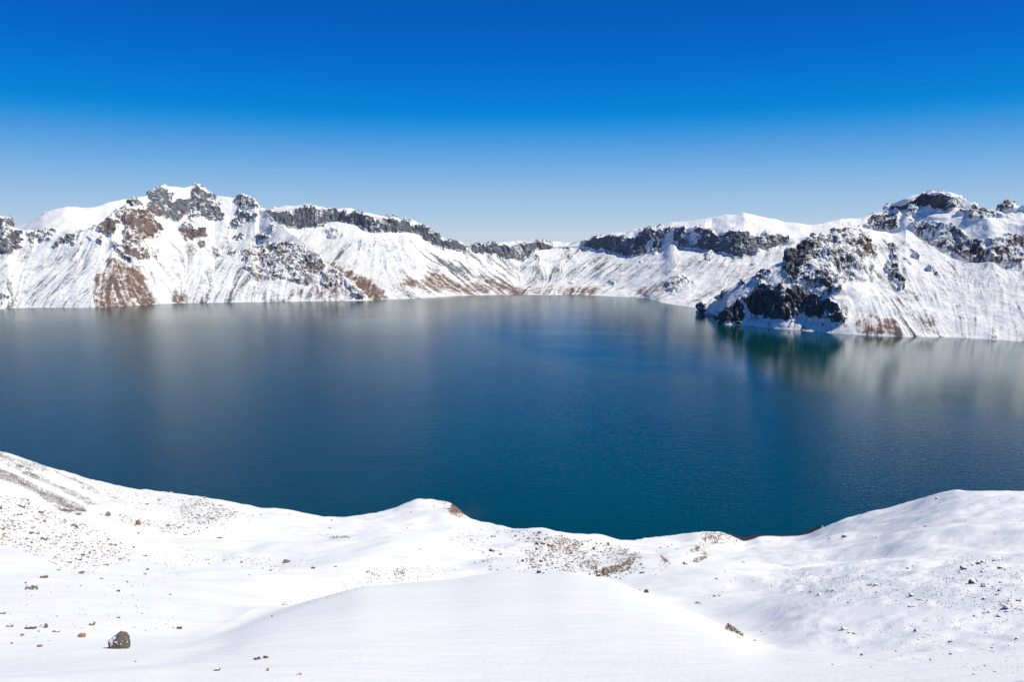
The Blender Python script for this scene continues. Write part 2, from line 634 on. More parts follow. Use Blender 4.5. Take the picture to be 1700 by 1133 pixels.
# ---- skyline and shore lines, traced (photo pixels)
A_SKY = [(-200, 372), (-60, 366), (0, 364), (8, 362), (14, 364), (17.5, 373), (20, 377), (29, 380), (41, 383.5), (60, 383), (72, 380.5), (105, 384), (136, 383.5), (155, 376),
         (175, 368), (181, 363), (186, 354), (204, 347.6), (211, 340), (223, 327), (229, 330), (246.6, 322), (262, 311.6), (276, 309), (287, 308.7), (305, 311.6),
         (316.5, 310.7), (322, 307.8), (336, 309.7), (343.7, 319), (353, 327), (357, 331), (386, 330), (394, 329), (406, 326), (415.5, 327), (423, 334), (430, 348.5),
         (442, 352), (450, 360), (467, 373.7), (475.5, 382), (484, 388.8), (494, 395.5), (507, 405.5), (526, 417), (534, 427), (551, 444), (568, 456.7),
         (584.5, 469), (601, 484), (612, 494), (620, 498.2)]
A_SHORE = [(-200, 516), (0, 512.5), (60, 511), (150, 511.5), (200, 509), (260, 505.5), (300, 503.5), (345, 503), (400, 502.5), (450, 501.5), (500, 500.5), (560, 500), (620, 499)]

mA = MaskImage(295, 530)
mA.poly('rock', 'L1', [(-600, 380), (0, 340), (40, 320), (75, 335), (92, 385), (40, 410), (-600, 450)], .85)
mA.poly('rock', 'L1', [(-700, 440), (0, 450), (60, 430), (150, 445), (195, 470), (195, 590), (130, 600), (110, 640), (30, 645), (0, 630), (-700, 640)], .82)
mA.poly('rock', 'L1', [(230, 450), (340, 440), (370, 415), (420, 410), (540, 440), (500, 470), (440, 500), (410, 510), (350, 540), (270, 555), (250, 500)], .6)
mA.poly('rock', 'L1', [(470, 560), (520, 510), (600, 480), (700, 430), (705, 460), (690, 540), (620, 550), (580, 540), (500, 580)], .68)
mA.poly('rock', 'L1', [(720, 430), (800, 395), (860, 390), (850, 410), (760, 430)], .75)
mA.poly('rock', 'L1', [(730, 470), (820, 470), (810, 500), (740, 490)], .4)
mA.poly('rock', 'L1', [(850, 440), (870, 395), (905, 360), (930, 325), (1000, 330), (1050, 360), (1040, 380), (975, 385), (985, 455), (940, 475), (890, 440)], .85)
mA.poly('rock', 'L1', [(850, 480), (880, 475), (900, 550), (860, 560)], .6)
mA.poly('rock', 'L1', [(960, 300), (1050, 245), (1120, 235), (1190, 270), (1236, 330), (1236, 390), (1100, 390), (1060, 330), (1000, 310)], .75)
mA.poly('rock', 'L2', [(240, 120), (320, 60), (390, 60), (430, 120), (420, 170), (440, 190), (500, 180), (600, 170), (605, 90), (640, 40), (700, 55), (745, 105),
                       (800, 150), (870, 250), (905, 360), (840, 365), (760, 350), (700, 330), (610, 310), (560, 300), (470, 350), (400, 335), (330, 320), (260, 290),
                       (230, 240), (250, 180)], .84)
mA.poly('rock', 'L2', [(50, 210), (120, 140), (180, 190), (210, 230), (150, 225)], .75)
mA.poly('rock', 'L2', [(30, 240), (80, 230), (150, 250), (240, 240), (290, 330), (330, 390), (340, 440), (280, 515), (250, 500), (190, 530), (180, 580), (150, 575),
                       (120, 540), (40, 520), (20, 440), (60, 410), (20, 330)], .76)
mA.poly('rock', 'L2', [(490, 400), (510, 365), (580, 365), (720, 410), (750, 470), (740, 490), (600, 510), (570, 525), (540, 490), (490, 450)], .9)
mA.poly('rock', 'L2', [(-60, 530), (0, 540), (50, 545), (110, 560), (150, 620), (160, 590), (210, 585), (250, 640), (340, 590), (330, 620), (240, 695), (150, 695), (70, 670), (0, 640), (-50, 580)], .8)
for p in ([(580, 325), (620, 310), (660, 360), (600, 350)], [(680, 530), (710, 515), (720, 550), (690, 555)], [(480, 565), (505, 600), (480, 600)],
          [(970, 480), (1080, 470), (1060, 495), (970, 500)], [(890, 540), (930, 530), (930, 570)], [(1130, 465), (1236, 465), (1236, 500), (1180, 500)],
          [(890, 400), (920, 385), (940, 410)]):
    mA.poly('rock', 'L2', p, .85)
for p in ([(780, 570), (820, 570), (880, 660), (800, 650)], [(615, 590), (650, 590), (640, 630)], [(920, 590), (970, 580), (1000, 650), (950, 650)], [(855, 480), (930, 490), (920, 510)],
          [(1010, 610), (1110, 580), (1100, 620), (1030, 650)]):
    mA.poly('rock', 'L2', p, .62)
mA.poly('rock', 'L2', [(940, 380), (980, 310), (1030, 270), (1090, 290), (1180, 285), (1190, 310), (1080, 360), (1000, 400), (950, 410)], .88)
mA.poly('rock', 'L2', [(990, 180), (1010, 140), (1060, 135), (1110, 140), (1150, 175), (1185, 250), (1120, 235), (1030, 260), (1000, 210)], .8)
mA.poly('rock', 'L3', [(0, 220), (150, 200), (190, 230), (60, 300), (0, 310)], .75)
mA.poly('rock', 'L3', [(20, 560), (100, 555), (180, 530), (330, 500), (460, 490), (600, 510), (700, 560), (790, 620), (830, 690), (850, 780), (760, 830), (640, 900),
                       (540, 910), (500, 860), (370, 850), (230, 860), (130, 850), (80, 800), (60, 720)], .56)
mA.poly('rock', 'L3', [(810, 780), (960, 770), (1010, 830), (990, 920), (880, 940), (800, 930)], .52)
mA.poly('rock', 'L3', [(170, 440), (240, 410), (280, 450), (200, 480)], .7)
mA.poly('rock', 'L3', [(290, 290), (310, 290), (340, 380), (310, 380)], .7)
mA.poly('rock', 'L3', [(1010, 830), (1080, 870), (1200, 980), (1260, 1040), (1150, 1040), (1030, 960)], .45)
mA.poly('soil', 'L3', [(630, 890), (650, 840), (740, 840), (760, 870), (700, 895)], .9)
mA.poly('soil', 'L3', [(440, 920), (500, 860), (520, 900), (450, 935)], .8)
mA.poly('soil', 'L3', [(480, 560), (510, 560), (520, 760), (500, 850), (480, 700)], .6)
mA.poly('soil', 'L3', [(810, 780), (960, 770), (1010, 830), (990, 920), (880, 940), (800, 930)], .5)
mA.poly('soil', 'L3', [(520, 950), (820, 930), (1000, 920), (1100, 950), (1200, 1010), (1300, 1070), (900, 1070), (450, 1020)], .54)
mA.poly('soil', 'L1', [(800, 840), (860, 790), (920, 760), (915, 660), (980, 650), (1050, 710), (1160, 720), (1236, 790), (1330, 1050), (1330, 1080), (820, 1095)], .84)
mA.poly('soil', 'L2', [(-120, 760), (0, 690), (60, 740), (150, 800), (220, 830), (310, 1060), (0, 1085)], .84)
mA.poly('soil', 'L2', [(430, 1060), (440, 960), (470, 920), (520, 940), (560, 960), (630, 1060)], .66)
mA.poly('soil', 'L2', [(640, 1060), (680, 1010), (720, 1020), (740, 950), (795, 1050)], .74)
mA.poly('soil', 'L2', [(330, 780), (360, 780), (385, 960), (370, 960), (345, 880)], .5)
mA.poly('speck', 'L2', [(500, 560), (800, 560), (1000, 720), (1236, 960), (1500, 1060), (300, 1060), (380, 800)], .42)
mA.poly('speck', 'L1', [(-600, 860), (200, 850), (420, 800), (700, 640), (800, 700), (800, 840), (820, 1090), (-600, 1095)], .5)
mA.poly('speck', 'L1', [(100, 620), (420, 600), (440, 740), (160, 860), (0, 860)], .35)
mA.poly('speck', 'L3', [(0, 700), (120, 860), (350, 1075), (-300, 1075), (-300, 700)], .55)
mA.poly('rock', 'S', [(-300, 300), (0, 300), (160, 275), (300, 280), (420, 320), (560, 345), (630, 390), (650, 440), (635, 450), (600, 400), (520, 365), (400, 350), (280, 320),
                      (100, 370), (0, 330), (-300, 360)], 1.25)
mA.poly('rock', 'S', [(-300, 420), (0, 400), (120, 390), (130, 415), (0, 440), (-300, 470)], 1.0)
mA.poly('rock', 'S', [(460, 440), (580, 440), (590, 470), (510, 490)], 1.1)
mA.poly('rock', 'S', [(110, 550), (240, 510), (260, 520), (180, 570)], 1.0)
mA.poly('red', 'P', [(150, 360), (262, 340), (268, 400), (350, 370), (350, 410), (280, 450), (200, 440), (150, 420)], .85)
mA.poly('red', 'P', [(400, 400), (500, 400), (550, 440), (620, 500), (400, 500)], .7)

pxA = np.concatenate([np.linspace(-520, -60, 60)[:-1], np.linspace(-60, 619.5, 840)])
sA, kA = line(A_SHORE, pxA), line(A_SKY, pxA)
dS = shore_d(pxA, sA)
hgt = np.clip((sA - kA) / 130.0, 0.02, 1)
# lower slopes at the angle of repose, craggy upper third steeper
mid = sA + (kA - sA) * 0.60
slope_lo = np.interp(pxA, [-200, 60, 150, 215, 300, 360, 420, 470, 560, 620], [.50, .46, .50, .60, .50, .44, .46, .62, .72, .8])
slope_hi = np.interp(pxA, [-200, 60, 150, 215, 300, 360, 420, 470, 560, 620], [.8, .7, .75, 1.0, 1.1, .95, .8, .85, .9, .9])
dM = next_d(pxA, mid, dS, 0, slope_lo)
dM = blur1(blur1(dM, 22, 0), 22, 0)
dM = np.maximum(dM, dS + 2)
_, _, m_ = ray(pxA, mid)
zM = CAM_H - m_ * dM
dK = next_d(pxA, kA, dM, zM, slope_hi)
dK = np.maximum(blur1(blur1(dK, 16, 0), 16, 0), dM + 2)
dKA = dK.copy()
cS0 = at(pxA, sA, dS); cS0[:, 2] = 0
cU = cS0.copy(); cU[:, 1] -= 40; cU[:, 2] = -25
cM, cK = at(pxA, mid, dM), at(pxA, kA, dK)
hxA, hyA, _ = ray(pxA, kA)
cB1 = cK + np.stack([hxA * 60, hyA * 60, -20 - 30 * (1 - hgt)], -1)
cB2 = cK + np.stack([hxA * 420, hyA * 420, np.full_like(hxA, -260.)], -1)
cB2[:, 2] = np.minimum(cB2[:, 2], cB1[:, 2] - 60)
PA = stack(pxA, [cU, cS0, cM, cK, cB1, cB2], [4, 110, 96, 16, 10])
finish_mountain('mountain_left', PA, mA, MAT_MOUNT, 7, 9, 2.4, 1.3,
                'snow streaked craggy mountain with brown earth fan on the left lake shore')

# ---- the smooth white dome behind the left mountain
E_SKY = [(-220, 384), (0, 381), (29, 378.6), (48.5, 366), (72, 353.4), (85.4, 350.5), (105, 345), (122, 344), (142, 345.6), (165, 342.7), (184.5, 336), (213.6, 332), (240, 325), (280, 318), (330, 322), (400, 331), (450, 352), (480, 372)]
pxE = np.linspace(-520, 470, 330)
kE = line(E_SKY, pxE, 2)
dE = blur1(np.interp(pxE, pxA, dKA), 30, 0) + 900
loE = np.maximum(kE + 46, 396)
cE0 = at(pxE, loE, dE - 520)
cE1 = at(pxE, kE, dE)
hx, hy, _ = ray(pxE, kE)
cE2 = cE1 + np.stack([hx * 300, hy * 300, np.full_like(hx, -40.)], -1)
cE3 = cE1 + np.stack([hx * 1200, hy * 1200, np.full_like(hx, -350.)], -1)
PE = stack(pxE, [cE0, cE1, cE2, cE3], [60, 12, 8])
mE = MaskImage(295, 530)
mE.poly('rock', 'L1', [(365, 280), (390, 262), (425, 262), (420, 275)], 1.1)
finish_mountain('mountain_dome', PE, mE, MAT_MOUNT, 5, 4, 1.0, 5.1, 'smooth snow dome behind the left mountain ridge', relief=3.0)

# ---- far rim of the crater: grey cliffs on the left, low centre, snow peak on the right
B_SKY = [(380, 356), (442, 352), (455, 346), (475.5, 342.6), (500.6, 341.8), (517, 340.5), (531, 342.6), (542.6, 348.5), (559, 347), (574.4, 345), (584.5, 348.5), (601, 352), (623, 356), (640, 359.4),
         (654, 361.4), (665, 366.4), (676.5, 366.4), (696, 372), (707.5, 376), (719, 384), (727, 391.8), (737, 397.4), (751, 401.6), (769.7, 403), (779.5, 406.6), (806, 406.6),
         (815.5, 402.4), (822, 403.8), (840, 401.6), (861, 399.5), (879.5, 399.8), (889, 398.4), (902, 399.8), (912, 402.6), (974, 401.2), (985.4, 395.5), (1001, 393.4),
         (1011, 388.5), (1037.7, 385.3), (1066, 381.4), (1090, 377.7), (1102, 374.4), (1115.5, 369.3), (1137, 367.7), (1177.5, 361), (1221, 356.3), (1234.5, 353.4),
         (1258, 358.4), (1291.5, 365), (1325, 371.7), (1348, 374.3), (1363.6, 373), (1379, 369.4), (1394.7, 363.6), (1429.6, 361.7), (1449.4, 359.3), (1500, 352), (1560, 352)]
B_BASE = [(380, 378), (472, 375), (480, 380), (500.6, 380.4), (517, 378), (534, 375), (549, 368.6), (568, 368.6), (589.5, 373.7), (601, 379.5), (618, 384.6), (640, 387), (658, 389), (672, 385.4),
          (696, 389), (700.5, 395.3), (710, 402.4), (721.6, 408.7), (747, 414.4), (768, 418.6), (782, 415.8), (789.4, 420.7), (817.7, 422), (836, 430.6), (851.5, 430), (861, 434.4),
          (871, 429.4), (882, 419.5), (896.5, 414), (917, 414), (965, 412.5), (981, 414.6), (1008, 415.3), (1023.5, 421), (1040, 426.6), (1066, 423.8), (1098.7, 418), (1110, 407),
          (1119, 404), (1127, 410), (1157, 414), (1190, 419), (1216, 426.4), (1241, 426.4), (1258, 418), (1283, 412), (1300, 407), (1350, 404), (1420, 400), (1560, 395)]
B_TOP = [(380, 362), (455, 350), (517, 344), (560, 350), (601, 356), (654, 364), (696, 375), (719, 386), (737, 400), (751, 404), (782, 408), (806, 408), (815.5, 403.5), (836, 410), (850, 411),
         (862, 409), (880, 403), (902, 402), (917, 411), (965, 408), (985.4, 397), (1011, 390.5), (1022, 391), (1040, 396), (1052, 397), (1068.5, 384), (1098.7, 379.6), (1124, 379), (1144, 380.5), (1171, 378.5),
         (1182, 390), (1207.7, 385.5), (1238, 385), (1258, 392), (1283, 391), (1300, 396), (1350, 394), (1420, 388), (1560, 380)]
B_SHORE = [(380, 492), (480, 493), (580, 496), (620, 498.2), (640, 497.5), (690, 496), (720, 494), (760, 491.2), (800, 490.3), (860, 489.4), (920, 490), (960, 490.3), (1000, 491.3), (1040, 493.5), (1070, 494.5),
           (1080, 497), (1095, 502), (1120, 506.5), (1150, 510.5), (1175, 512), (1250, 516), (1560, 520)]
mB = MaskImage(295, 530)
pxm = np.linspace(395, 1310, 400)
band = [(x, y) for x, y in zip(pxm, np.maximum(line(B_TOP, pxm), line(B_SKY, pxm) + 1.5))] + [(x, y) for x, y in zip(pxm[::-1], line(B_BASE, pxm)[::-1])]
mB.poly('rock', None, band, .84)
# places in the band where snow covers the wall
for z, p in (('L5', [(545, 150), (700, 150), (900, 150), (900, 230), (780, 245), (700, 265), (560, 250)]), ('L4', [(1060, 300), (1140, 330), (1145, 400), (1080, 430), (1050, 420), (1120, 380)]),
             ('L6', [(200, 380), (280, 300), (300, 300), (250, 400), (230, 480), (200, 440)]), ('L6', [(400, 300), (470, 260), (460, 380), (420, 420), (380, 450), (350, 440), (370, 380)]),
             ('L6', [(620, 240), (700, 260), (720, 320), (680, 400), (640, 430), (630, 330)]), ('L6', [(770, 230), (800, 260), (760, 310), (690, 380), (680, 360), (720, 320)]),
             ('L3', [(330, 150), (560, 130), (540, 200), (380, 210)]), ('L3', [(1130, 180), (1180, 190), (1400, 250), (1400, 290), (1200, 210)])):
    mB.poly('rock', z, p, -1)
mB.poly('rock', 'L5', [(690, 225), (740, 205), (790, 240), (720, 260)], .8)
mB.poly('rock', 'L5', [(550, 190), (580, 195), (590, 220), (560, 215)], .8)
mB.poly('rock', 'L5', [(330, 340), (400, 320), (430, 335), (410, 360)], .8)
mB.poly('rock', 'L5', [(735, 310), (775, 345), (870, 320), (860, 345), (780, 370), (740, 345)], .7)
mB.poly('rock', 'L5', [(620, 285), (690, 290), (690, 305), (630, 300)], .6)
mB.poly('rock', 'L3', [(790, 380), (840, 390), (920, 350), (990, 460), (930, 470), (880, 420), (820, 400)], .5)
mB.poly('rock', 'L6', [(690, 400), (780, 330), (830, 310), (840, 420), (760, 450)], .55)
mB.poly('rock', 'L6', [(780, 500), (830, 455), (880, 490), (820, 550)], .55)
mB.poly('rock', 'L6', [(1470, 320), (1500, 310), (1510, 330), (1480, 335)], .7)
mB.poly('rock', 'L6', [(1215, 570), (1300, 570), (1290, 640), (1220, 625)], .4)
mB.poly('rock', 'L6', [(145, 555), (160, 550), (160, 580), (148, 578)], 1.0)
mB.poly('soil', 'L4', [(720, 560), (800, 480), (900, 490), (1050, 570), (1220, 640), (1240, 730), (1050, 770), (960, 720), (850, 660)], .0)
mB.poly('scree', 'L4', [(700, 540), (790, 470), (900, 480), (1050, 560), (1240, 640), (1250, 740), (1050, 780), (950, 720), (850, 660)], .86)
mB.poly('soil', 'L4', [(250, 790), (420, 710), (560, 715), (690, 620), (780, 640), (960, 740), (1150, 790), (1230, 650), (1400, 760), (1500, 770), (1700, 800), (1720, 915), (1150, 925), (1000, 900), (700, 905), (560, 870)], .74)
mB.poly('soil', 'L4', [(310, 780), (430, 770), (560, 850), (520, 865), (400, 830)], .85)
mB.poly('soil', 'L4', [(690, 720), (760, 740), (900, 830), (860, 845), (760, 800)], .85)
mB.poly('soil', 'L3', [(790, 640), (880, 690), (1000, 750), (1130, 800), (1250, 860), (1430, 960), (1430, 1075), (1300, 1075), (1200, 990), (1000, 825)], .95)
mB.poly('soil', 'L4', [(-30, 860), (60, 900), (170, 970), (100, 990), (-50, 990)], .9)
mB.poly('soil', 'L4', [(210, 975), (270, 930), (400, 930), (470, 955), (380, 980)], .85)
mB.poly('soil', 'L5', [(-60, 680), (250, 690), (420, 690), (600, 690), (760, 700), (960, 690), (1160, 660), (1150, 700), (1110, 790), (500, 790), (-60, 780)], .68)
mB.poly('soil', 'L5', [(210, 730), (350, 715), (360, 765), (230, 770)], .85)
mB.poly('soil', 'L5', [(780, 745), (880, 710), (900, 750), (820, 770)], .8)
mB.poly('soil', 'L5', [(970, 775), (1000, 720), (1150, 680), (1110, 770)], .8)
mB.poly('soil', 'L6', [(0, 900), (30, 830), (60, 820), (170, 830), (270, 770), (400, 740), (420, 860), (380, 900), (200, 918)], .56)
mB.poly('rock', 'L6', [(400, 760), (440, 710), (520, 685), (620, 730), (670, 800), (600, 830), (480, 860), (410, 860)], .58)
for p in ([(690, 905), (740, 872), (765, 890), (720, 912)], [(750, 940), (790, 920), (822, 938), (790, 946)], [(480, 935), (590, 922), (570, 942)], [(430, 930), (470, 928), (460, 938)], [(600, 870), (630, 868), (620, 880)]):
    mB.poly('soil', 'L6', p, 1.0)
mB.poly('rock', 'L5', [(710, 640), (760, 625), (840, 670), (780, 670)], .5)
mB.poly('rock', 'L5', [(1200, 620), (1240, 620), (1260, 655), (1210, 670)], .6)
mB.poly('speck', 'L5', [(-60, 420), (500, 440), (800, 430), (850, 640), (-100, 680)], .6)
mB.poly('speck', 'L5', [(800, 450), (1060, 330), (1300, 380), (1400, 500), (1100, 640), (850, 580)], .62)
mB.poly('speck', 'L5', [(1300, 380), (1700, 380), (1700, 640), (1200, 680), (1050, 640)], .42)
mB.poly('speck', 'L6', [(0, 560), (800, 560), (1100, 480), (1500, 440), (1300, 700), (900, 860), (0, 800)], .42)
mB.poly('speck', 'L4', [(0, 480), (200, 300), (700, 480), (800, 640), (250, 780), (0, 760)], .38)
mB.poly('speck', 'L4', [(1000, 430), (1500, 440), (1700, 520), (1700, 760), (1240, 640)], .55)
mB.poly('red', 'P', [(560, 470), (800, 470), (1000, 480), (1130, 470), (1130, 520), (560, 520)], .5)

pxB = np.linspace(385, 1550, 1250)
sB, bB, tB, kB = line(B_SHORE, pxB), line(B_BASE, pxB), line(B_TOP, pxB), line(B_SKY, pxB)
tB = np.maximum(tB, kB + 0.8)
bB = np.maximum(blur1(bB, 5, 0), tB + 2.5)
dS = blur1(shore_d(pxB, sB), 6, 0)
slope = np.interp(pxB, [385, 500, 620, 720, 800, 870, 960, 1060, 1200, 1300, 1400, 1550], [.46, .44, .42, .38, .33, .30, .29, .31, .34, .36, .38, .4])
sBs = blur1(blur1(sB, 45, 0), 45, 0)
toe = sBs + (blur1(bB, 30, 0) - sBs) * np.interp(pxB, [385, 700, 820, 960, 1080, 1200], [.15, .15, .3, .3, .2, .2])
toe_sl = np.interp(pxB, [385, 620, 720, 800, 870, 960, 1060, 1150, 1550], [.4, .32, .22, .13, .12, .13, .26, .10, .2])
dT = blur1(blur1(next_d(pxB, toe, dS, 0, toe_sl), 45, 0), 45, 0)
dT = np.maximum(dT, dS + 15)
_, _, m_ = ray(pxB, toe)
dC = next_d(pxB, bB, dT, CAM_H - m_ * dT, slope)
dC = blur1(blur1(dC, 22, 0), 22, 0)
_, _, m_ = ray(pxB, bB)
dTop = next_d(pxB, tB, dC, CAM_H - m_ * dC, np.interp(pxB, [385, 900, 1000, 1550], [2.2, 2.0, 1.25, 1.25]))
dTop = blur1(blur1(dTop, 14, 0), 14, 0)
_, _, m_ = ray(pxB, tB)
dK = next_d(pxB, kB, dTop, CAM_H - m_ * dTop, np.interp(pxB, [385, 760, 960, 1100, 1240, 1400, 1550], [.5, .3, .12, .34, .42, .30, .3]))
dK = np.minimum(blur1(blur1(dK, 24, 0), 24, 0), dTop + 900)
cS0 = at(pxB, sB, dS); cS0[:, 2] = 0
cU = cS0.copy(); cU[:, 1] -= 60; cU[:, 2] = -25
hx, hy, _ = ray(pxB, kB)
cK = at(pxB, kB, dK)
cB1 = cK + np.stack([hx * 120, hy * 120, np.full_like(hx, -14.)], -1)
cB2 = cK + np.stack([hx * 900, hy * 900, np.full_like(hx, -260.)], -1)
PB = stack(pxB, [cU, cS0, at(pxB, toe, dT), at(pxB, bB, dC), at(pxB, tB, dTop), cK, cB1, cB2], [3, 40, 70, 54, 30, 8, 6])


def merge_scree(mask):
    # bare grey scree is loose stone: it takes the rock colour but no crags
    im = mask.ch.pop('scree')
    sp = mask.ch.setdefault('speck', np.zeros_like(im))
    np.maximum(sp, im * 1.1, out=sp)


merge_scree(mB)
finish_mountain('crater_rim', PB, mB, MAT_MOUNT, 7, 9, 2.4, 8.7, 'far crater rim with grey cliffs, scree fans and a pointed snow peak')

# ---- right-hand promontory with shadowed cliffs, and the summit behind it
F_TOP = [(1150, 519), (1158, 516.5), (1160.5, 514), (1163, 507.5), (1168, 505.5), (1181, 504), (1195, 494), (1202, 485), (1210, 481), (1231.6, 466.5), (1259, 457), (1276, 446), (1286, 438), (1300, 435), (1305, 428), (1311, 415),
         (1325, 416.5), (1329, 405), (1332.5, 400.5), (1338, 403), (1343, 400), (1352, 390), (1363.6, 387), (1383, 387), (1393, 381), (1406, 377), (1416, 377.5), (1430, 379), (1449, 383),
         (1481.5, 386.5), (1504, 379), (1512, 384), (1523.5, 396), (1548, 408.7), (1568, 421), (1583, 432), (1600, 436), (1622, 438), (1647, 436), (1672, 450), (1690, 452), (1710, 446), (1870, 450)]
F_SHORE = [(1150, 519.6), (1160, 519.2), (1175, 523), (1190, 526), (1197, 533), (1194, 537), (1202, 539), (1225, 540), (1260, 543), (1300, 546.5), (1350, 550.5), (1400, 554.5), (1450, 557.5), (1500, 559.5), (1540, 560), (1580, 560.5), (1640, 564), (1700, 567.5), (1870, 578)]
F_CB = [(1150, 519.3), (1190, 525), (1197, 532), (1236, 534), (1249, 522), (1263, 524), (1284, 531.5), (1315, 531), (1331, 520), (1345, 526), (1373, 531), (1400, 535), (1420, 520), (1450, 510), (1870, 510)]
F_CT = [(1150, 518.5), (1160, 514), (1190, 517), (1202, 514), (1214, 507), (1230, 497), (1243, 490), (1259, 476), (1274, 472), (1301, 472), (1319, 474), (1344, 484), (1362, 490), (1385, 497), (1400, 500), (1420, 490), (1450, 475), (1870, 475)]
pxF = np.concatenate([np.linspace(1155, 1740, 760), np.linspace(1740, 2350, 70)[1:]])
sF, tF = line(F_SHORE, pxF), line(F_TOP, pxF)
cbF, ctF = line(F_CB, pxF, 3), line(F_CT, pxF, 3)
cbF = np.clip(cbF, tF + (sF - tF) * .15, sF - (sF - tF) * .08)
ctF = np.clip(ctF, tF + (sF - tF) * .08, cbF - (sF - tF) * .06)
dS = blur1(blur1(shore_d(pxF, sF), 4, 0), 4, 0)
d1 = next_d(pxF, cbF, dS, 0, np.interp(pxF, [1155, 1240, 1400, 1460, 1865], [.7, .75, .75, .5, .46]))
d1 = blur1(d1, 5, 0)
z1 = CAM_H - ray(pxF, cbF)[2] * d1
d2 = next_d(pxF, ctF, d1, z1, np.interp(pxF, [1155, 1220, 1240, 1390, 1440, 1500, 1865], [1.2, 1.6, 1.9, 1.8, .6, .5, .48]))
d2 = blur1(d2, 5, 0)
z2 = CAM_H - ray(pxF, ctF)[2] * d2
d3 = next_d(pxF, tF, d2, z2, np.interp(pxF, [1155, 1230, 1300, 1340, 1400, 1460, 1520, 1865], [.5, .52, .7, .8, .62, .55, .52, .5]))
d3 = blur1(d3, 6, 0)
wF = smooth01(pxF, 1425, 1500)
big = lambda a: blur1(blur1(a, 45, 0), 45, 0)
d1, d2, d3 = (a * (1 - wF) + big(a) * wF for a in (d1, d2, d3))
cS0 = at(pxF, sF, shore_d(pxF, sF)); cS0[:, 2] = 0
cU = cS0.copy(); cU[:, 1] -= 40; cU[:, 2] = -25
cK = at(pxF, tF, d3)
hx, hy, _ = ray(pxF, tF)
lowF = np.clip(cK[:, 2] / 60, .1, 1)
cB1 = cK + np.stack([hx * 35, hy * 35, -10 * lowF], -1)
cB2 = cK + np.stack([hx * 300, hy * 300, np.full_like(hx, -170.)], -1)
PF = stack(pxF, [cU, cS0, at(pxF, cbF, d1), at(pxF, ctF, d2), cK, cB1, cB2], [4, 46, 70, 120, 10, 8])

mF = MaskImage(295, 590)
mF.poly('rock', 'L7', [(215, 965), (270, 870), (330, 810), (410, 760), (440, 860), (450, 955), (380, 970)], 1.0)
mF.poly('rock', 'L7', [(40, 870), (45, 840), (80, 800), (110, 810), (130, 830), (110, 860), (250, 900), (230, 905), (120, 885)], .62)
mF.poly('rock', 'L7', [(430, 760), (480, 720), (560, 650), (640, 630), (700, 660), (780, 630), (800, 680), (870, 640), (940, 680), (1000, 690), (1080, 720), (1090, 760), (1210, 750),
                       (1250, 850), (1290, 950), (1250, 960), (1150, 930), (1080, 920), (960, 900), (930, 870), (850, 930), (780, 940), (690, 930), (620, 930), (580, 890), (510, 880), (480, 850)], .77)
mF.poly('rock', 'L7', [(760, 540), (790, 480), (800, 430), (830, 335), (900, 345), (940, 255), (975, 290), (985, 480), (920, 510), (860, 500), (830, 530)], .92)
mF.poly('rock', 'L7', [(840, 530), (900, 510), (920, 560), (880, 600), (850, 570)], .6)
mF.poly('rock', 'L7', [(1030, 540), (1130, 540), (1180, 550), (1215, 590), (1200, 640), (1150, 680), (1100, 650)], .85)
mF.poly('rock', 'L7', [(980, 260), (1040, 205), (1080, 230), (1110, 330), (1090, 420), (1000, 470), (985, 380)], .58)
mF.poly('rock', 'L7', [(1130, 310), (1200, 290), (1260, 260), (1240, 400), (1200, 440), (1150, 430)], .5)
mF.poly('rock', 'L7', [(1280, 170), (1330, 150), (1440, 160), (1440, 420), (1380, 420), (1300, 390), (1290, 350), (1360, 300)], .55)
mF.poly('rock', 'L7', [(520, 590), (600, 520), (660, 495), (690, 550), (640, 610), (560, 610)], .55)
for p in ([(400, 640), (440, 600), (475, 615), (430, 650)], [(205, 755), (240, 700), (285, 685), (250, 740)], [(350, 690), (370, 680), (375, 695)], [(430, 700), (455, 685), (450, 705)], [(485, 650), (510, 640), (505, 655)],
          [(1090, 200), (1135, 188), (1110, 215)], [(1210, 200), (1250, 165), (1320, 150), (1290, 190), (1230, 225)]):
    mF.poly('rock', 'L7', p, .9)
mF.poly('rock', 'L7', [(850, 1010), (870, 940), (920, 920), (890, 970)], .7)
mF.poly('rock', 'L7', [(1060, 1020), (1090, 970), (1130, 960), (1080, 1025)], .7)
mF.poly('rock', 'L7', [(1240, 1000), (1280, 940), (1310, 940), (1270, 1000)], .7)
mF.poly('rock', 'L8', [(0, 340), (60, 310), (120, 330), (150, 430), (215, 460), (245, 530), (190, 540), (150, 530), (80, 530), (0, 510)], .55)
mF.poly('rock', 'L8', [(130, 400), (155, 400), (160, 530), (90, 530), (120, 480)], .85)
mF.poly('rock', 'L8', [(0, 590), (60, 570), (190, 560), (205, 680), (150, 670), (60, 660), (0, 680)], .42)
mF.poly('rock', 'L8', [(280, 570), (300, 540), (400, 640), (415, 720), (370, 735), (320, 640)], .62)
for p in ([(300, 445), (325, 425), (375, 480), (340, 490)], [(310, 500), (340, 495), (380, 545), (350, 540)]):
    mF.poly('rock', 'L8', p, .72)
for p in ([(550, 570), (580, 575), (605, 610), (570, 605)], [(615, 630), (640, 630), (635, 660)], [(440, 440), (470, 460), (510, 550), (490, 550)], [(400, 500), (430, 530), (460, 590), (430, 560)]):
    mF.poly('rock', 'L8', p, .55)
mF.poly('soil', 'L8', [(75, 1045), (90, 970), (130, 930), (200, 890), (260, 940), (280, 910), (340, 960), (400, 1055)], .62)
mF.poly('soil', 'L8', [(215, 1050), (250, 960), (320, 960), (390, 1055)], .9)
mF.poly('soil', 'L8', [(515, 845), (560, 880), (620, 940), (665, 1030), (640, 1010), (590, 950)], .75)
mF.poly('soil', 'L8', [(110, 690), (150, 740), (190, 790), (170, 790), (130, 740)], .7)
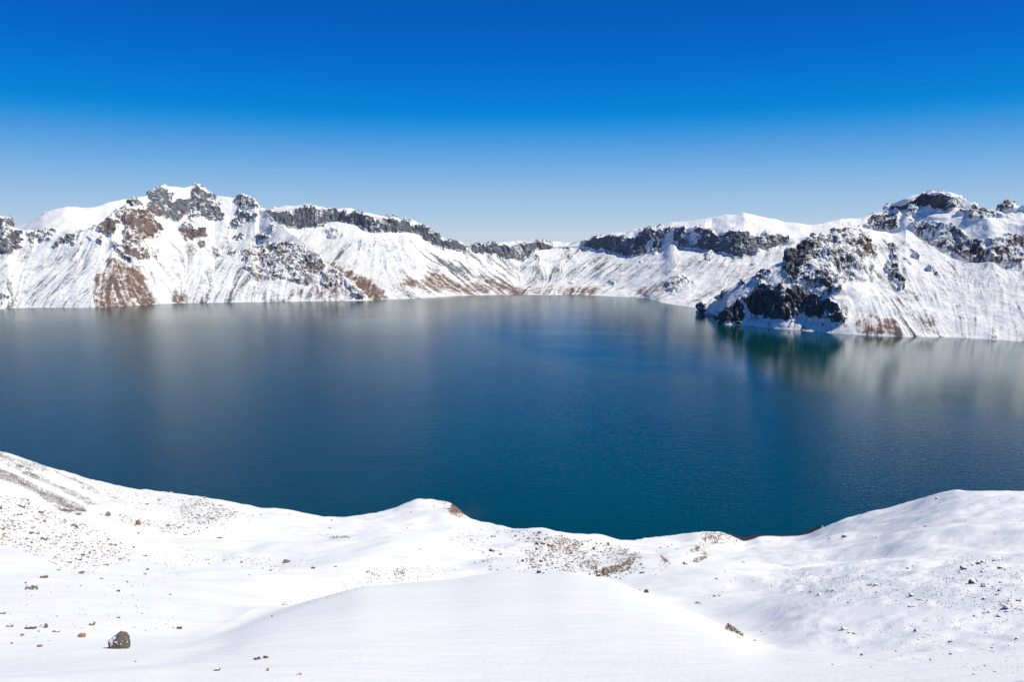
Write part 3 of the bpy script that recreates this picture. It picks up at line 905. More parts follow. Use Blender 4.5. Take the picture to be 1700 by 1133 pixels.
mF.poly('soil', 'L8', [(560, 860), (600, 880), (630, 920), (600, 905)], .5)
mF.poly('soil', 'L8', [(340, 830), (360, 860), (400, 930), (380, 930)], .7)
mF.poly('soil', 'L8', [(-20, 870), (10, 900), (10, 980), (-30, 990)], .6)
mF.poly('speck', 'L8', [(270, 700), (420, 740), (480, 880), (620, 1040), (400, 1045), (330, 880)], .62)
mF.poly('speck', 'L8', [(420, 700), (640, 800), (780, 1000), (1300, 1080), (1300, 800), (900, 780), (700, 640)], .28)
mF.poly('speck', 'L7', [(1090, 950), (1300, 950), (1400, 1050), (800, 1010), (860, 940)], .3)
mF.poly('relief', 'P', [(1240, 535), (1250, 495), (1300, 474), (1325, 430), (1400, 392), (1440, 395), (1445, 450), (1420, 500), (1400, 545)], .75)
mF.poly('rock', 'P', [(1302, 468), (1310, 432), (1338, 402), (1400, 382), (1440, 386), (1446, 440), (1405, 470), (1392, 500), (1340, 480)], .44)
mF.poly('red', 'P', [(1190, 495), (1300, 480), (1420, 500), (1500, 530), (1500, 570), (1190, 560)], .4)
mF.poly('red', 'P', [(1415, 395), (1445, 395), (1445, 440), (1410, 440)], .8)
finish_mountain('promontory', PF, mF, MAT_PROM, 3, 9, 2.0, 15.4, 'snowy promontory with dark shadowed cliffs on the right lake shore', ribs=1.8)

G_SKY = [(1380, 380), (1430, 366), (1449.4, 359.3), (1466, 353), (1471.7, 349), (1474, 344.5), (1508.7, 332), (1538.4, 323.5), (1553, 320.5), (1573, 323.5), (1588, 326), (1607.6, 336), (1637, 349), (1659.5, 347), (1664, 340), (1667, 337), (1674, 338),
         (1684, 345.7), (1696.5, 344.5), (1720, 338), (1760, 345), (1870, 352)]
# foot of the shadowed summit wall, shelf, foot of the lower wall
G_W0 = [(1380, 384), (1430, 376), (1466, 366), (1474, 350), (1500, 349), (1520, 346), (1545, 345), (1575, 353), (1590, 345), (1610, 350), (1637, 356), (1660, 352), (1700, 356), (1870, 362)]
G_W1 = [(1380, 392), (1440, 382), (1480, 372), (1510, 366), (1545, 362), (1575, 364), (1600, 362), (1640, 366), (1700, 372), (1870, 380)]
pxG = np.concatenate([np.linspace(1385, 1740, 420), np.linspace(1740, 2350, 70)[1:]])
kG, w0G, w1G = line(G_SKY, pxG), line(G_W0, pxG, 3), line(G_W1, pxG, 4)
w0G = np.maximum(w0G, kG + 2)
w1G = np.maximum(w1G, w0G + 4)
topF = np.interp(pxG, pxF, tF)
dF3 = blur1(np.interp(pxG, pxF, d3), 10, 0)
b0 = np.maximum(topF, w1G + 8) + 9
dG0 = dF3 + np.interp(pxG, [1385, 1460, 1510, 1560, 1865], [260, 240, 120, 25, 20])
dG0 = blur1(dG0, 10, 0)
zG0 = CAM_H - ray(pxG, b0)[2] * dG0
dG1 = blur1(next_d(pxG, w1G, dG0, zG0, np.interp(pxG, [1385, 1500, 1580, 1700, 1865], [.8, .75, .95, 1.0, 1.0])), 8, 0)
zG1 = CAM_H - ray(pxG, w1G)[2] * dG1
dG2 = blur1(next_d(pxG, w0G, dG1, zG1, .42), 6, 0)
zG2 = CAM_H - ray(pxG, w0G)[2] * dG2
dG3 = blur1(next_d(pxG, kG, dG2, zG2, np.interp(pxG, [1385, 1465, 1480, 1575, 1600, 1865], [.5, .6, 1.6, 1.6, .8, .8])), 4, 0)
cK = at(pxG, kG, dG3)
hx, hy, _ = ray(pxG, kG)
cG0 = at(pxG, b0, dG0)
cGu = cG0 + np.stack([hx * -20, hy * -20, np.full_like(hx, -60.)], -1)
PG = stack(pxG, [cGu, cG0, at(pxG, w1G, dG1), at(pxG, w0G, dG2), cK, cK + np.stack([hx * 80, hy * 80, hx * 0 - 6.], -1), cK + np.stack([hx * 600, hy * 600, hx * 0 - 300.], -1)],
           [3, 70, 34, 40, 8, 6])
mG = MaskImage(295, 590)
mG.poly('rock', 'L8', [(285, 210), (300, 180), (430, 172), (530, 112), (570, 96), (700, 103), (735, 130), (730, 205), (650, 210), (580, 180), (530, 170), (450, 195), (370, 188)], .98)
mG.poly('rock', 'L8', [(130, 310), (200, 250), (390, 230), (375, 320), (340, 350), (200, 335)], .72)
mG.poly('rock', 'L8', [(430, 200), (500, 190), (520, 240), (430, 270)], .5)
mG.poly('rock', 'L8', [(730, 260), (790, 210), (860, 215), (960, 220), (1040, 225), (1170, 235), (1000, 250), (900, 268), (800, 240)], .66)
mG.poly('rock', 'L8', [(840, 180), (870, 165), (910, 205), (860, 205)], .6)
mG.poly('rock', 'L8', [(735, 110), (780, 120), (830, 180), (740, 195)], .5)
mG.poly('rock', 'L8', [(1040, 195), (1080, 150), (1110, 155), (1155, 205)], .66)
mG.poly('rock', 'L8', [(1195, 205), (1210, 170), (1500, 180), (1500, 230)], .8)
mG.poly('rock', 'L8', [(430, 290), (560, 280), (740, 300), (830, 350), (860, 400), (930, 410), (1020, 390), (1100, 355), (1214, 380), (1900, 400), (1900, 560), (1214, 520), (1100, 605), (1000, 555), (870, 565), (740, 490),
                       (630, 475), (510, 390)], .56)
mG.poly('rock', 'L8', [(870, 430), (950, 415), (960, 540), (880, 560)], .8)
mG.poly('rock', 'L8', [(1020, 450), (1150, 400), (1160, 480), (1030, 530)], .75)
mG.poly('red', 'P', [(1600, 390), (1700, 385), (1700, 450), (1600, 440)], .5)
finish_mountain('summit', PG, mG, MAT_PROM, 7, 9, 2.0, 22.2, 'snowy summit with a dark shaded wall behind the right promontory', relief=12.0)

# ------------------------------------------------------------------ foreground slope
SF = [(-150, 715), (0, 749.7), (19.4, 754.6), (39, 762), (77.7, 776), (116.5, 785.6), (143.7, 794), (167, 799), (194, 805), (223, 811), (252, 813.8), (287, 818.6), (320, 823.5), (335, 825), (358, 833.6),
      (381.6, 840), (403, 848), (432, 852), (455, 851), (480.6, 853), (513.6, 858), (543, 859), (572, 859), (600, 856), (628, 850.6), (653, 845), (676, 835.6), (692, 829.4), (707.6, 829.4), (744.7, 833),
      (755, 839), (767.6, 849.7), (782, 864), (797.6, 871.8), (820.6, 878), (838, 880.6), (864.7, 878.8), (900, 880.6), (911, 882), (930.6, 887), (952, 893.5), (983.5, 895), (1006.5, 900), (1020.6, 903),
      (1043.5, 898), (1072, 894.4), (1125, 891), (1140, 888), (1158, 884), (1195, 883), (1209, 889), (1224, 896), (1234, 901), (1247.6, 897), (1261, 891), (1278.6, 890.7), (1294, 892), (1323, 891), (1341, 888),
      (1358, 879.4), (1379.6, 871), (1401, 862), (1438, 852), (1477, 843), (1508, 834), (1541, 826), (1588, 817.5), (1632, 818), (1700, 817.5), (1860, 812)]
SF_D = [(-150, 520), (0, 560), (200, 600), (400, 600), (450, 560), (560, 580), (640, 620), (700, 650), (760, 650), (800, 560), (860, 470), (950, 440), (1015, 470), (1030, 560), (1120, 600), (1200, 640), (1234, 760), (1262, 800), (1340, 800), (1400, 700), (1590, 560), (1860, 520)]
LIP = [(-150, 1112), (0, 1106), (200, 1094), (300, 1084), (370, 1066), (424, 1040), (451, 1028), (486, 1014), (510, 1006), (525, 998), (552, 991), (581.6, 979), (600, 974), (670.6, 969), (759, 963.5), (794, 957), (838, 953), (891, 954),
       (930.6, 952), (966, 955), (992, 961), (1027.6, 968), (1063, 982), (1089, 990.6), (1116, 1001), (1142, 1013), (1158, 1021), (1183.5, 1031), (1201, 1040.6), (1236, 1058), (1270, 1074), (1400, 1084), (1700, 1090), (1860, 1092)]
LIP_D = [(-150, 60), (200, 64), (370, 78), (450, 105), (550, 132), (700, 152), (900, 165), (1000, 158), (1100, 132), (1200, 98), (1270, 82), (1500, 74), (1860, 70)]
LIP_W = [(-150, 0), (360, 0), (440, .25), (530, .6), (660, 1), (1000, 1), (1180, .8), (1260, .3), (1320, 0), (1860, 0)]
pxH = np.concatenate([np.linspace(-650, -30, 50)[:-1], np.linspace(-30, 1730, 900), np.linspace(1730, 2500, 60)[1:]])
sf, sfd = line(SF, pxH, 2), line(SF_D, pxH, 26)
sfs = blur1(blur1(sf, 40, 0), 40, 0)
lips = lambda: blur1(blur1(lip, 40, 0), 40, 0)
lip, lipd, lipw = line(LIP, pxH, 10), line(LIP_D, pxH, 45), line(LIP_W, pxH, 30)
c0 = at(pxH, np.full_like(pxH, 1420.), np.full_like(pxH, 22.))
c1 = at(pxH, np.full_like(pxH, 1160.), np.full_like(pxH, 44.5))
c2 = at(pxH, lip, lipd)
hid = lip - 8 + lipw * 16
c3 = at(pxH, hid, lipd + 14 + lipw * 34)
# middle ground
midy = sfs + (lips() - sfs) * np.interp(pxH, [-150, 0, 300, 450, 600, 760, 900, 1000, 1100, 1300, 1500, 1850], [.56, .5, .52, .55, .6, .7, .80, .82, .6, .52, .52, .52])
midd = np.interp(pxH, [-150, 0, 200, 400, 600, 760, 880, 960, 1040, 1150, 1300, 1500, 1850], [170, 175, 180, 190, 225, 265, 275, 270, 240, 210, 190, 175, 170])
sm = lambda a: blur1(blur1(a, 45, 0), 45, 0)
c4 = at(pxH, sm(midy), sm(midd))
m2y = sfs + (lips() - sfs) * np.interp(pxH, [-150, 0, 300, 450, 600, 760, 900, 1000, 1100, 1300, 1500, 1850], [.30, .28, .20, .22, .24, .28, .40, .42, .28, .24, .24, .24])
m2d = np.interp(pxH, [-150, 0, 150, 300, 420, 600, 760, 880, 960, 1040, 1150, 1300, 1500, 1850], [300, 310, 330, 380, 370, 400, 420, 345, 330, 370, 400, 420, 350, 320])
c5 = at(pxH, np.maximum(sm(m2y), sf + 6), sm(m2d))
c6 = at(pxH, sf, sfd)
hx, hy, _ = ray(pxH, sf)
beach = smooth01(pxH, 1203, 1212) * (1 - smooth01(pxH, 1362, 1376))
# behind the crest the slope drops to the lake
c7 = c6 + np.stack([hx * 45, hy * 45, -45 * (ray(pxH, sf)[2] + .22)], -1)
shy = np.interp(pxH, [1200, 1212, 1222, 1234, 1248, 1262, 1290, 1320, 1340, 1356, 1368, 1380], [884, 885.5, 887, 888, 888.5, 888.2, 889, 888.4, 885, 878.6, 873.5, 871])
bd = shore_d(pxH, shy)
cb = at(pxH, shy, bd); cb[:, 2] = -0.3
c6z = c6[:, 2]
back_d = sfd + np.maximum(c6z, 2) / .62 + 60
c8 = np.stack([hx * back_d, hy * back_d, np.full_like(hx, -12.)], -1)
c7 = c7 * (1 - beach)[:, None] + (c6 * .5 + cb * .5) * beach[:, None]
c8b = cb + np.stack([hx * 30, hy * 30, np.full_like(hx, -12.)], -1)
c8a = c8 * (1 - beach)[:, None] + cb * beach[:, None]
c9 = c8a + np.stack([hx * 60, hy * 60, np.full_like(hx, -25.)], -1)
hx0, hy0, _ = ray(pxH, np.full_like(pxH, 1420.))
c00 = np.stack([hx0 * 4, hy0 * 4, np.full_like(hx0, CAM_H - 8.)], -1)
near = np.concatenate([stack(pxH, [c00, c0], [6])[:-1], stack(pxH, [c0, c1, c2, c3, c4, c5, c6], [12, 90, 16, 70, 80, 90], hermite=True)], 0)
far = stack(pxH, [c6, c7, c8a, c9], [14, 14, 4])[1:]
PH = np.concatenate([near, far], 0)
nrow_near = near.shape[0]
pxv, pyv = project(PH)
dist = np.linalg.norm(PH[..., :2], axis=-1)
rowt = np.arange(PH.shape[0])[:, None] * np.ones((1, PH.shape[1]))
crest = np.exp(-((rowt - (nrow_near - 1)) / 9.0) ** 2)
lipz = np.exp(-((rowt - 108) / 14.0) ** 2) * lipw[None, :]
calm_hump = smooth01(rowt, 112, 130) + 0.10 + 0.6 * (1 - lipw)[None, :] * (1 - smooth01(rowt, 112, 130)) * smooth01(rowt, 60, 100)
right = smooth01(pxv, 1050, 1350)
und = fbm(PH * np.array([1, 1, 0]), 95, 3, .45, 31.0) * 7.0 + fbm(PH * np.array([1, 1, 0]), 34, 3, .5, 37.0) * (1.5 + .7 * right) + fbm(PH * np.array([1, 1, 0]), 9, 3, .5, 41.0) * (.22 + .22 * right)
und *= np.clip(dist / 260.0, .12, 1.0) * np.clip(calm_hump, 0, 1) * (1 - .85 * crest) * (1 - .9 * lipz)
und += fbm(PH * np.array([.5, 1, 0]), 26, 3, .5, 47.0) * .5 * np.clip(dist / 120., .2, 1.2) * (1 - crest)
lump = smooth01(pxv, 1220, 1330) * smooth01(pyv, 905, 960) * (1 - smooth01(pyv, 1085, 1120)) * (rowt < nrow_near - 20)
und += lump * np.maximum(0, fbm(PH * np.array([1, 1, 0]), 7, 3, .55, 71.0) + .06 + .5 * fbm(PH * np.array([1, 1, 0]), 40, 2, .5, 73.0)) * .75 * np.clip(dist / 150, .4, 1.3)
und += fbm(PH * np.array([1, 1, 0]), 7, 3, .6, 77.0) * .55 * smooth01(dist, 250, 450) * crest
PH[..., 2] += und * (rowt > 4) * (PH[..., 2] > 1.5)
# drifted bank at the lower right corner
bk = at(np.array(1712.), np.array(1150.), np.array(41.))
PH[..., 2] += 1.6 * np.exp(-(((PH[..., 0] - bk[0]) / 2.2) ** 2 + ((PH[..., 1] - bk[1]) / 3.0) ** 2))

mH = MaskImage(700, 1140)
mH.poly('gravel', 'F1', [(-300, 60), (0, 195), (170, 270), (360, 370), (520, 440), (740, 530), (680, 545), (540, 520), (400, 460), (200, 350), (0, 280), (-300, 150)], .62)
mH.poly('gravel', 'F1', [(-300, -60), (0, 70), (200, 120), (400, 190), (440, 240), (300, 200), (100, 115), (-300, 0)], .56)
mH.poly('gravel', 'F1', [(-300, 0), (0, 95), (250, 200), (420, 300), (700, 430), (860, 520), (760, 510), (560, 400), (300, 270), (0, 130), (-300, 40)], .46)
mH.poly('gravel', 'F1', [(440, 240), (600, 280), (900, 420), (1100, 480), (1000, 500), (700, 370), (500, 280)], .46)
mH.poly('gravel', 'F1', [(500, 220), (900, 330), (1500, 420), (1900, 560), (1950, 760), (1500, 640), (1000, 420), (700, 320)], .20)
mH.poly('soil', 'F1', [(-300, 20), (0, 48), (100, 66), (215, 110), (190, 118), (90, 90), (0, 64), (-300, 40)], .85)
mH.poly('soil', 'F4', [(820, 130), (880, 150), (960, 225), (1045, 312), (960, 298), (880, 280), (820, 220), (780, 200), (850, 200)], 1.2)
mH.poly('soil', 'F4', [(740, 135), (780, 165), (800, 210), (870, 280), (850, 275), (790, 215)], .5)
mH.poly('soil', 'F5', [(600, 540), (780, 570), (840, 500), (960, 440), (1060, 380), (1130, 340), (1180, 440), (1040, 500), (960, 520), (850, 560)], .36)
mH.poly('soil', 'F5', [(780, 560), (800, 510), (840, 510), (830, 560)], .8)
mH.poly('soil', 'F6', [(165, 395), (185, 370), (230, 375), (300, 340), (380, 330), (385, 350), (300, 385), (220, 410)], .85)
mH.poly('soil', 'F6', [(520, 950), (600, 940), (700, 1010), (690, 1025), (560, 975)], .45)
mH.poly('soil', 'F6', [(330, 190), (350, 140), (500, 130), (650, 200), (680, 215), (500, 190), (380, 200)], .34)
mH.poly('soil', 'F5', [(280, 250), (400, 190), (560, 260), (700, 320), (560, 350), (300, 350)], .26)
st = None
jit = fbm(PH, 22, 3, .6, 51.0) * 6.0
grav = mH.sample('gravel', pxv + jit, pyv + jit * .4, 3)
soil = mH.sample('soil', pxv + jit, pyv + jit * .4, 3)
fineH = fbm(PH, 6, 3, .6, 55.0)
grav = np.where(grav > .03, grav + fineH * .5 * smooth01(grav, .02, .3), -1)
soil = np.where(soil > .03, soil + fineH * .4 * smooth01(soil, .02, .3), -1)
vis_far = rowt > nrow_near - 1
wet = np.clip(np.maximum((1 - smooth01(PH[..., 2], .8, 3.5)) * vis_far, beach[None, :] * smooth01(rowt, nrow_near - .5, nrow_near + 3)), 0, 1)
snow_obj = grid_mesh('snow_slope', PH, {'gravel': grav, 'soil': soil, 'wet': wet}, MAT_SNOW)
snow_obj['kind'] = 'structure'
snow_obj['label'] = 'white snow slope in the foreground running down to the lake'

# ------------------------------------------------------------------ lake
pxW = np.linspace(-1400, 3100, 420)
rW = np.concatenate([[60, 300, 500], np.geomspace(620, 9000, 300)])
azx = (pxW - 850) / FPX
hxw, hyw = azx / np.hypot(azx, 1), 1 / np.hypot(azx, 1)
PW = np.stack([rW[:, None] * hxw[None, :], rW[:, None] * hyw[None, :], np.zeros((len(rW), len(pxW)))], -1)
pw, qw = project(PW)
n_big = fbm(PW * np.array([1, 1, 0]), 900, 3, .5, 61.0)
n_str = fbm(PW * np.array([.25, 1, 0]), 130, 4, .6, 63.0)
edge = np.interp(pw, [-300, 0, 300, 480, 600, 740, 900, 1050, 1300, 1500, 1700, 1900], [532, 532, 530, 534, 546, 538, 589, 614, 636, 655, 692, 705])
calm = smooth01(edge - qw + n_str * 9 + n_big * 8, -14 - 30 * smooth01(pw, 1300, 1600), 12)
# cat's-paws: the breeze roughens a belt off the far shore and a few thin streaks
belt = smooth01(pw + n_big * 60, 725, 790) * (1 - smooth01(pw, 980, 1120)) * smooth01(qw + n_str * 9, 500, 506) * (1 - smooth01(qw + n_str * 16, 520, 540))
thin = smooth01(n_str + .3 * n_big, .22, .42) * .45 * (1 - .7 * smooth01(pw, 1050, 1250))
calm = np.clip(calm * (1 - .92 * belt) * (1 - thin), 0, 1)
soft = smooth01(edge + 60 - qw, -90, 90)
calm = np.clip(.86 * calm + .14 * soft, 0, 1) * (.62 + .38 * smooth01(pw, 640, 860))
r_wind = .255 - .125 * smooth01(pw, 480, 900)
r_calm = .17 - .10 * smooth01(pw, 1080, 1250)
shal = np.zeros_like(calm)
shal = np.maximum(shal, np.exp(-(((pw - 785) / 16) ** 2 + ((qw - 852) / 10) ** 2)) * .5)
lake = grid_mesh('lake', PW, {'calm': calm, 'shallow': shal, 'rough': r_wind * (1 - calm) + r_calm * calm}, MAT_WATER)
lake['kind'] = 'structure'
lake['label'] = 'deep blue lake filling the crater'

# ------------------------------------------------------------------ stones on the snow
bpy.context.view_layer.update()
CAM_O = Vector((0, 0, CAM_H))


def hit(px, py):
    hx, hy, m = ray(px, py)
    d = Vector((float(hx), float(hy), float(-m))).normalized()
    ok, loc, nor, _ = snow_obj.ray_cast(CAM_O, d)
    if not ok or loc.z < 0.5:
        return None
    return loc, nor, (loc - CAM_O).length


def ico(sub):
    t = (1 + 5 ** .5) / 2
    v = [Vector(p).normalized() for p in ((-1, t, 0), (1, t, 0), (-1, -t, 0), (1, -t, 0), (0, -1, t), (0, 1, t), (0, -1, -t), (0, 1, -t), (t, 0, -1), (t, 0, 1), (-t, 0, -1), (-t, 0, 1))]
    f = [(0, 11, 5), (0, 5, 1), (0, 1, 7), (0, 7, 10), (0, 10, 11), (1, 5, 9), (5, 11, 4), (11, 10, 2), (10, 7, 6), (7, 1, 8), (3, 9, 4), (3, 4, 2), (3, 2, 6), (3, 6, 8), (3, 8, 9),
         (4, 9, 5), (2, 4, 11), (6, 2, 10), (8, 6, 7), (9, 8, 1)]
    for _ in range(sub):
        mid_ = {}
        nf = []

        def mp(a, b):
            k = (min(a, b), max(a, b))
            if k not in mid_:
                v.append(((v[a] + v[b]) / 2).normalized())
                mid_[k] = len(v) - 1
            return mid_[k]
        for a, b, c in f:
            ab, bc, ca = mp(a, b), mp(b, c), mp(c, a)
            nf += [(a, ab, ca), (b, bc, ab), (c, ca, bc), (ab, bc, ca)]
        f = nf
    return np.array([tuple(p) for p in v]), f


def stone_shape(sub, seed, cuts=9, noise=.12):
    """an angular stone: a ball cut by random planes and roughened"""
    r = np.random.default_rng(seed)
    v, f = ico(sub)
    v = v.copy()
    for _ in range(cuts):
        n = r.standard_normal(3)
        n /= np.linalg.norm(n)
        h = r.uniform(.52, .85)
        dd = v @ n
        over = dd > h
        v[over] -= np.outer((dd[over] - h) * .92, n)
    k = fbm(v + seed * 3.1, .9, 3, .5, seed)
    v *= (1 + noise * k)[:, None]
    v /= np.abs(v).max(0)
    return v, f


def mesh_from(name, v, f, mat, smooth=False):
    me = bpy.data.meshes.new(name)
    me.from_pydata([tuple(p) for p in v], [], f)
    me.update()
    if smooth:
        me.polygons.foreach_set('use_smooth', np.ones(len(me.polygons), bool))
    me.materials.append(mat)
    return me


STONES = {}
for key, mat in (('b', MAT_STONE), ('g', MAT_STONE_GREY), ('d', MAT_STONE_DARK), ('t', None)):
    if mat is None:
        mat = stone_material('tan_stone', (0.20, 0.12, 0.075), (0.36, 0.23, 0.15), 0.05)
    STONES[key] = [mesh_from('stone_' + key, *stone_shape(2, 100 + 10 * i + ord(key), 8), mat) for i in range(5)]
rs = random.Random(5)


def put_stone(px, py, w, h, key, name='stone', label=None, cat='stone', group=None, tilt=.25):
    """a stone whose visible width and height are w, h photo pixels, resting in the snow at a photo point (its middle)"""
    r = hit(px, py + h * .38)
    if r is None:
        r = hit(px, py + h * .5 + 2)
        if r is None:
            return None
    loc, nor, dist_ = r
    W, Hh = w * dist_ / FPX, h * dist_ / FPX
    o = bpy.data.objects.new(name, rs.choice(STONES[key]))
    COL.objects.link(o)
    o.location = loc + Vector((0, 0, Hh * .16))
    o.rotation_euler = (rs.uniform(-tilt, tilt), rs.uniform(-tilt, tilt), rs.uniform(-.5, .5) + rs.choice((0, math.pi)))
    o.scale = (W * .54, W * .54 * rs.uniform(.75, 1.05), max(Hh * .66, W * .22))
    o['label'] = label
    o['category'] = cat
    if group:
        o['group'] = group
    return o


